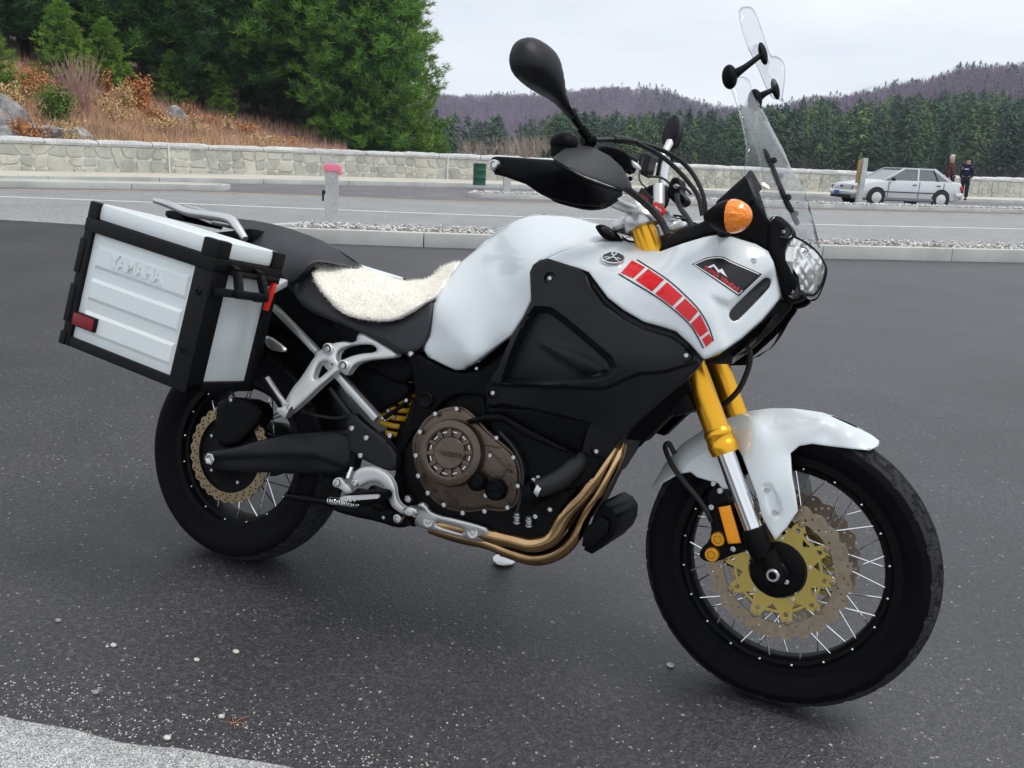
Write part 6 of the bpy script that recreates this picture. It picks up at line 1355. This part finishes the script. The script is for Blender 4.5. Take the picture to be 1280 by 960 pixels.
b = MB(); p0 = bk(*cB((150, 850))[0], -.21); p1 = bk(*cB((45, 690))[0], -.235)
b.bar(p0, p1, .022, .016, up=(0, 1, 0), bev=.004); b.build('passenger_peg', 'aluminium', pg)
b = MB(); d = p1-p0; b.bar(p0+d*.1+[0, -.012, 0], p1+[0, -.012, 0], .010, .010, up=(0, 1, 0), bev=.003); b.build('peg_rubber', 'rubber', pg)
MB().box(p0, (.035, .03, .03), axisrot(YX, R(25)), .005).build('peg_clevis', 'aluminium', pg); boltpx(*cB((165, 838))[0], -.225, 3.2, pg)
# shock: spring, body, preload knob
sh0 = bk(*cB((600, 690))[0], -.06); sh1 = bk(*cB((780, 750))[0], -.05)
b = MB(); b.cyl(sh0*.6+sh1*.4, sh1, .021, seg=20, bev=.004); ky = b.build('preload_adjuster', 'cast_silver', moto)
MB().cyl(sh0, sh0*.62+sh1*.38, .024, seg=12, bev=.004).build('preload_knob', 'black_plastic', ky)
MB().box(sh1*.7+sh0*.3+[.03, -.01, .02], (.02, .03, .045), axisrot(YX, R(20)), .004).build('adjuster_bracket', 'cast_silver', ky)
s0 = bk(*cB((745, 740))[0], -.03); s1 = bk(*cB((690, 960))[0], -.03); x, y, d = frame_of(s1-s0); P = []
for t in np.linspace(0, 1, 120): a = t*2*math.pi*5.5; P.append(s0+(s1-s0)*t+.040*(math.cos(a)*x+math.sin(a)*y))
spg = MB().tube(np.array(P), .0075, 10).build('shock_spring', 'yellow_spring', moto)
MB().cyl(s0-(s1-s0)*.2, s1+(s1-s0)*.25, .022, seg=16).build('shock_body', 'black_metal', spg)
hose(cB((640, 890, -.12), (700, 850, -.11), (770, 800, -.09)), .006, moto, 'black_metal', name='link_rod', sm=3)
for p in ((645, 900), (660, 855), (752, 802), (690, 885)): boltpx(*cB(p)[0], -.10, 2.6, spg)
hose(cB((370, 740, -.13), (470, 870, -.12), (560, 990, -.12), (590, 1040, -.12)), .008, moto, name='hose')
hose(cC((790, 215, -.13), (880, 240, -.125), (960, 250, -.12), (1020, 240, -.12)), .0045, moto, name='hose')

# rear brake pedal, foot peg, master cylinder, lever spring
bp_s = Surf(cD((165, 490, -.175), (300, 430, -.185), (370, 520, -.190), (430, 640, -.190)))
bp = panel('brake_pedal', chaikin(cD((160, 470), (180, 430), (230, 410), (290, 420), (345, 455), (375, 510), (378, 560), (395, 600), (440, 625), (470, 625), (478, 655), (440, 660), (390, 640), (350, 605), (332, 540), (310, 500), (280, 485), (230, 495), (185, 522), (165, 510)), 2), bp_s, 'cast_silver', moto, .014, 3, (4, .006))
boltpx(*cD((175, 495))[0], -.178, 4.6, bp)
plate('pedal_tip', cD((410, 625), (440, 612), (480, 622), (485, 650), (450, 665), (415, 650)), -.20, 'aluminium', bp, .03, (2, .004))
plate('pedal_link', cD((60, 490), (85, 465), (110, 475), (140, 510), (160, 530), (155, 550), (130, 545), (95, 520), (70, 515)), -.165, 'cast_silver', bp, .01, (2, .003)); boltpx(*cD((85, 495))[0], -.17, 4.5, bp)
MB().tube(np.array([bk(*cD((140, 470))[0], -.165), bk(*cD((165, 405))[0], -.16)]), .005, 8).build('master_rod', 'chrome', bp)
MB().cyl(bk(*cD((160, 415))[0], -.16), bk(*cD((172, 350))[0], -.155), .011, seg=14).build('master_cylinder', 'black_plastic', bp)
fp = plate('foot_peg', cD((105, 565), (140, 545), (260, 535), (300, 550), (295, 590), (240, 605), (170, 600), (115, 590)), -.27, 'rubber', moto, .06, (3, .006))
pts = [(100, 568)]
for i in range(9): pts += [(112+i*20, 598-3*i if i < 4 else 590-2*i), (122+i*20, 582-i)]
pts += [(290, 572), (300, 560), (290, 552), (200, 556), (120, 560)]
panel('peg_teeth', cD(*pts), -.274, 'aluminium', fp, .004, 4, None)
MB().tube(np.array([bk(*cD((280, 570))[0], -.24), bk(*cD((330, 590))[0], -.16)]), .012, 10).build('peg_pivot', 'black_metal', fp)
sg0 = bk(*cD((20, 580))[0], -.15); sg1 = bk(*cD((185, 600))[0], -.16); x, y, d = frame_of(sg1-sg0); P = [sg0+(sg1-sg0)*t+.0085*(math.cos(t*2*math.pi*14)*x+math.sin(t*2*math.pi*14)*y) for t in np.linspace(.15, 1, 200)]
MB().tube(np.array(P), .002, 6).build('return_spring', 'chrome', moto)
MB().tube(np.array([bk(*cC((715, 640))[0], -.12), bk(*cC((930, 670))[0], -.15)]), .011, 12).build('torque_rod', 'black_metal', moto)
plate('peg_mount', cD((30, 600), (250, 600), (330, 610), (420, 650), (470, 690), (440, 715), (380, 720), (300, 690), (150, 660), (60, 630)), -.14, 'black_metal', moto, .06, (3, .008))
for p, rr in (((390, 672), 6.0), ((440, 575), 5.0), ((318, 668), 2.2)): boltpx(*cD(p)[0], -.155, rr, moto, name='mount_bolt')
plate('heel_guard', cD((230, 500), (330, 540), (340, 620), (300, 640), (250, 620)), -.15, 'black_metal', moto, .02)
# side stand on the far side
st0 = arr([.66, .14, .27]); ft_ = bk(630, 699, .335); b = MB(); b.tube(np.array([st0, ft_+[0, -.01, .02]]), .013, 12); ss = b.build('side_stand', 'black_metal', moto)
b = MB(); x = RL.T@arr([0, 0, 1.]); b.lathe([(-.006, .001), (-.006, .034), (-.002, .036), (.002, .034), (.003, .001)], ft_+x*.0, x, 20); b.build('stand_foot', 'steel_bolt', ss)

# ---------------------------------------------------------------- seats and sheepskin
ps_o = [(284, 272), (330, 277), (375, 289), (420, 309), (453, 330), (450, 338), (430, 333), (400, 327), (388, 330), (378, 342), (366, 355), (352, 352), (344, 330), (332, 312), (300, 296)]
ps_s = Surf([(284, 272, 0), (330, 277, 0), (375, 289, 0), (420, 309, 0), (453, 331, 0), (430, 333, -.045), (400, 327, -.10), (388, 330, -.12), (366, 355, -.145), (344, 330, -.15), (300, 296, -.09), (350, 300, -.085), (390, 308, -.06)])
panel('pillion_seat', chaikin(ps_o, 1), ps_s, 'vinyl', moto, .02, 4, (4, .006), whole=True)
rs_s = Surf(cB((300, 130, -.085), (180, 240, -.125), (250, 345, -.145), (400, 405, -.155), (520, 460, -.160), (740, 572, -.160), (870, 480, -.14), (885, 300, -.115), (600, 350, -.13), (400, 300, -.12), (700, 430, -.155), (830, 400, -.14)))
rs = panel('rider_seat', chaikin(cB((225, 150), (300, 125), (310, 200), (400, 300), (560, 350), (720, 340), (840, 280), (893, 290), (885, 400), (868, 482), (832, 548), (770, 572), (738, 575), (620, 505), (520, 462), (400, 412), (250, 350), (178, 260)), 1), rs_s, 'vinyl', moto, .02, 5, (5, .010), both=True)
plate('seat_strap', cB((388, 415), (440, 405), (505, 430), (515, 500), (490, 515), (400, 470)), -.15, 'black_plastic', moto, .02)
wl_o = spline(arr(cB((288, 165), (305, 125), (365, 107), (450, 117), (560, 148), (640, 178), (720, 203), (800, 204), (875, 185), (935, 135), (1000, 110), (1025, 116), (985, 165), (935, 240), (890, 290), (830, 325), (750, 375), (680, 402), (610, 406), (500, 390), (420, 355), (340, 275), (295, 210))), 3, True)
wl_s = Surf(cB((288, 165, -.10), (305, 125, -.05), (365, 107, 0), (450, 117, 0), (560, 148, 0), (640, 178, 0), (720, 203, 0), (800, 204, 0), (875, 185, 0), (1000, 110, 0), (1025, 116, -.01), (935, 240, -.10), (890, 290, -.13), (750, 375, -.170), (610, 406, -.180), (420, 355, -.170), (340, 275, -.155), (560, 270, -.105), (450, 220, -.09), (750, 290, -.11), (850, 250, -.075)))
wl_low = spline(arr(cB((1025, 116), (985, 165), (935, 240), (890, 290), (830, 325), (750, 375), (680, 402), (610, 406), (500, 390), (420, 355), (340, 275), (295, 210), (288, 165), (305, 125))), 3)
def wool_lat(p):
    q = p/2.1; n = np.sin(q[:, 0]*1.7+np.sin(q[:, 1]*1.1)*2)*np.sin(q[:, 1]*2.1+np.sin(q[:, 0]*.9)*2)+.6*np.sin(q[:, 0]*3.9+q[:, 1]*2.7)*np.sin(q[:, 1]*4.3-q[:, 0]*1.3)
    dl = dist_poly(p, wl_low, closed=False); qq = np.clip(1-dl/8, 0, 1); return wl_s(p)-.006-.0014*n+.020*(1-np.sqrt(1-qq*qq))
wool = panel('sheepskin_pad', wl_o, wool_lat, 'wool', moto, .02, 2.0, None, whole=True, smooth=170)
for half in range(2):
    v, f, o = tri2d(wl_o, 6); tri = v[f]; ar = np.abs(np.cross(tri[:, 1]-tri[:, 0], tri[:, 2]-tri[:, 0])); N = 22000
    idx = nr.choice(len(f), N, p=ar/ar.sum()); a, c = nr.random(N), nr.random(N); sw2 = a+c > 1; a[sw2] = 1-a[sw2]; c[sw2] = 1-c[sw2]
    p2 = tri[idx, 0]+(tri[idx, 1]-tri[idx, 0])*a[:, None]+(tri[idx, 2]-tri[idx, 0])*c[:, None]; d = dist_poly(p2, o); q = np.clip(1-d/7, 0, 1)
    base = bk(p2[:, 0], p2[:, 1], wool_lat(p2)+.003)
    e = 1.0; nn = np.cross(bk(p2[:, 0]+e, p2[:, 1], wl_s(p2+[e, 0]))-bk(p2[:, 0], p2[:, 1], wl_s(p2)), bk(p2[:, 0], p2[:, 1]+e, wl_s(p2+[0, e]))-bk(p2[:, 0], p2[:, 1], wl_s(p2)))
    nn *= -np.sign(nn[:, 1:2]+1e-9); nn /= np.linalg.norm(nn, axis=1)[:, None]
    dr = nn+nr.normal(0, .42, (N, 3))+[-.35, 0, -.45]; dr /= np.linalg.norm(dr, axis=1)[:, None]; ln = nr.uniform(.006, .012, N)[:, None]
    sdv = np.cross(dr, nr.normal(0, 1, (N, 3))); sdv /= np.linalg.norm(sdv, axis=1)[:, None]; V = np.stack([base-sdv*.0006, base+sdv*.0006, base+dr*ln], 1).reshape(-1, 3)
    if half: V = V*[1, -1, 1]
    o_ = bpy.data.objects.new('wool_fibre', fast_mesh('wool_fibre', V, np.arange(3*N).reshape(-1, 3), 'wool')); link(o_, wool); o_['kind'] = 'stuff'

# grab rail
gr = MB(); P = [bk(x, y, l) for x, y, l in cA((535, 82, -.06), (600, 100, -.075), (700, 140, -.10), (800, 155, -.12), (905, 175, -.14), (945, 215, -.15), (985, 275, -.155))]
gr.tube(np.array(P), [.009, .012, .013, .014, .014, .012, .010], 12, 5); grr = gr.build('grab_rail', 'aluminium', moto); gr.build('grab_rail', 'aluminium', moto, mirror=True)
MB().box((P[1]+P[3])/2*[1, 0, 1]+[0, 0, -.008], (.20, .20, .012), axisrot(YX, R(14)), .004).build('rack_plate', 'aluminium', grr)
plate('rack_bracket', cA((590, 125), (680, 150), (690, 190), (640, 180), (585, 165)), -.08, 'black_metal', grr, .16)
b = MB(); b.box((-.30, 0, .86), (.06, .16, .06), None, .015); tl = b.build('tail_lamp', 'red_lens', moto)
MB().bar((-.28, 0, .90), (.02, 0, .95), .22, .05, up=(0, 0, 1), bev=.02).build('tail_cover', 'black_plastic', moto)

# ---------------------------------------------------------------- panniers
e1 = arr([.424, 0, -.069]); LN = np.linalg.norm(e1); e1 /= LN; e2 = arr([-e1[2], 0, e1[0]]); e3 = YX
O = bk(*cA((62, 795))[0], -.46); LN, HT, WD = .432, .372, .245; RB = np.stack([e1, e3, e2], 1)
def pan(mir):
    def pb(u, v, wv_, du, dv, dw, m, name, parent, bev=.004):
        """box from (u, v, w) with size; u forward, v up, w inward"""
        b = MB(); c = O+e1*(u+du/2)+e2*(v+dv/2)+e3*(wv_+dw/2); b.box(c, (du, dw, dv), RB, bev); return b.build(name, m, parent, mirror=mir)
    body = pb(.012, .012, .008, LN-.024, HT-.07, WD-.012, 'pannier_white', 'pannier', moto, .006)
    # raised ribs pressed in the outer skin
    for k, (v0, hgt) in enumerate(((.047, .058), (.131, .058), (.214, .062))):
        x0, x1 = .052, .362; b = MB(); n0 = O+e1*x0+e2*v0
        prof = []
        for (u, v, wq) in ((x0, v0, .0081), (x1, v0, .0081), (x1, v0+hgt, .0081), (x0, v0+hgt, .0081), (x0+.005, v0+.009, .0035), (x1-.005, v0+.009, .0035), (x1-.005, v0+hgt-.009, .0035), (x0+.005, v0+hgt-.009, .0035)):
            prof.append(O+e1*u+e2*v+e3*wq)
        b.add(prof, [(4, 5, 6, 7), (0, 1, 5, 4), (1, 2, 6, 5), (2, 3, 7, 6), (3, 0, 4, 7)]); b.build('panel_rib', 'pannier_white', body, mirror=mir, smooth=0)
    # embossed name
    V2, F2 = text_mesh('YAMAHA', .045, .0012); sg = 1
    def mp_(i, o): return O+e1*(.195+V2[:, :1]*(-1 if mir else 1)*.95)+e2*(.246+V2[:, 1:]*1.05)-e3*(-.0035+o)
    V, F = slab(np.arange(len(V2)), F2, mp_, .0032); V = V*[1, -1, 1] if mir else V; obj('embossed_lettering', V, F, 'pannier_white', body, 0)
    # black edge frames
    pb(0, 0, 0, LN, .026, WD, 'pannier_black', 'bottom_frame', body)
    pb(0, .0, -.0015, .030, HT-.065, .05, 'pannier_black', 'edge_frame', body); pb(LN-.058, .0, -.0015, .058, HT-.07, .056, 'pannier_black', 'edge_frame', body)
    pb(0, .0, WD-.03, .030, HT-.065, .03, 'pannier_black', 'edge_frame', body); pb(LN-.030, .0, WD-.03, .031, HT-.07, .032, 'pannier_black', 'edge_frame', body)
    pb(-.001, HT-.072, -.003, LN+.002, .034, WD+.004, 'pannier_black', 'lid_band', body)
    for v0, h_ in ((.0, .035), (.06, .10), (.19, .09)): pb(-.005, v0, -.004, .020, h_, .035, 'pannier_black', 'edge_bumper', body, .003)
    lid = pb(.008, HT-.038, .006, LN-.016, .042, WD-.012, 'pannier_white', 'lid', body, .010)
    for u in (0, LN-.050):
        for w_ in (-.002, WD-.042): pb(u-.001, HT-.040, w_, .052 if u else .036, .044, .045, 'pannier_black', 'corner_cap', lid, .006)
    for u, v in ((LN-.030, .245), (LN-.036, .10)):
        q = O+e1*u+e2*v-e3*.0015; q = q*[1, -1, 1] if mir else q; bolt(q, .009, body, 'pannier_black', (0, 1 if mir else -1, 0))
    # red reflector and black tray
    if not mir:
        rf = pb(.030, .058, -.006, .078, .036, .012, 'pannier_black', 'reflector_frame', body, .002); pb(.033, .061, -.009, .072, .030, .006, 'red_lens', 'reflector', body, .002)
    # front-face handle and latch
    h = MB(); f0 = O+e1*(LN+.002); P = [f0+e2*.255+e3*.018+e1*.0, f0+e2*.262+e3*.030+e1*.045, f0+e2*.262+e3*.150+e1*.045, f0+e2*.250+e3*.165]
    for a_, b_ in ((P[0], P[1]), (P[1], P[2]), (P[2], P[3])): h.bar(a_, b_, .018, .020, up=e2, bev=.004)
    Q = [f0+e2*.318+e3*.06-e1*.01, f0+e2*.312+e3*.052+e1*.022, P[1]+e3*.02]
    h.bar(Q[0], Q[1], .018, .018, up=e3, bev=.004); h.bar(Q[1], Q[2], .018, .018, up=e3, bev=.004)
    Q2 = [q+e3*.085 for q in Q]; h.bar(Q2[0], Q2[1], .018, .018, up=e3, bev=.004); h.bar(Q2[1], Q2[2]+e3*.01, .018, .018, up=e3, bev=.004)
    h.build('carry_handle', 'pannier_black', body, mirror=mir)
    pb(LN+.005, .300, .04, .022, .012, .17, 'pannier_black', 'latch_bar', body, .003)
    b = MB(); b.bar(f0+e2*.225+e3*.198+e1*.014, f0+e2*.300+e3*.200+e1*.018, .014, .012, up=e1, bev=.003); b.build('latch_lever', 'red_plastic', body, mirror=mir)
    b = MB(); b.bar(f0+e2*.27+e3*.20, f0+e2*.30+e3*.29-e1*.02, .02, .02, up=e2, bev=.004); b.build('mounting_bracket', 'cast_silver', body, mirror=mir)
    return body
pan(False); pan(True)
b = MB(); b.bar(bk(*cA((1090, 540))[0], -.20), bk(*cA((1020, 900))[0], -.20), .02, .05, up=(0, 1, 0), bev=.004); b.build('pannier_frame', 'black_metal', moto)
plate('pannier_stay', cB((35, 490), (60, 475), (150, 540), (145, 565), (60, 545)), -.16, 'aluminium', moto, .006)
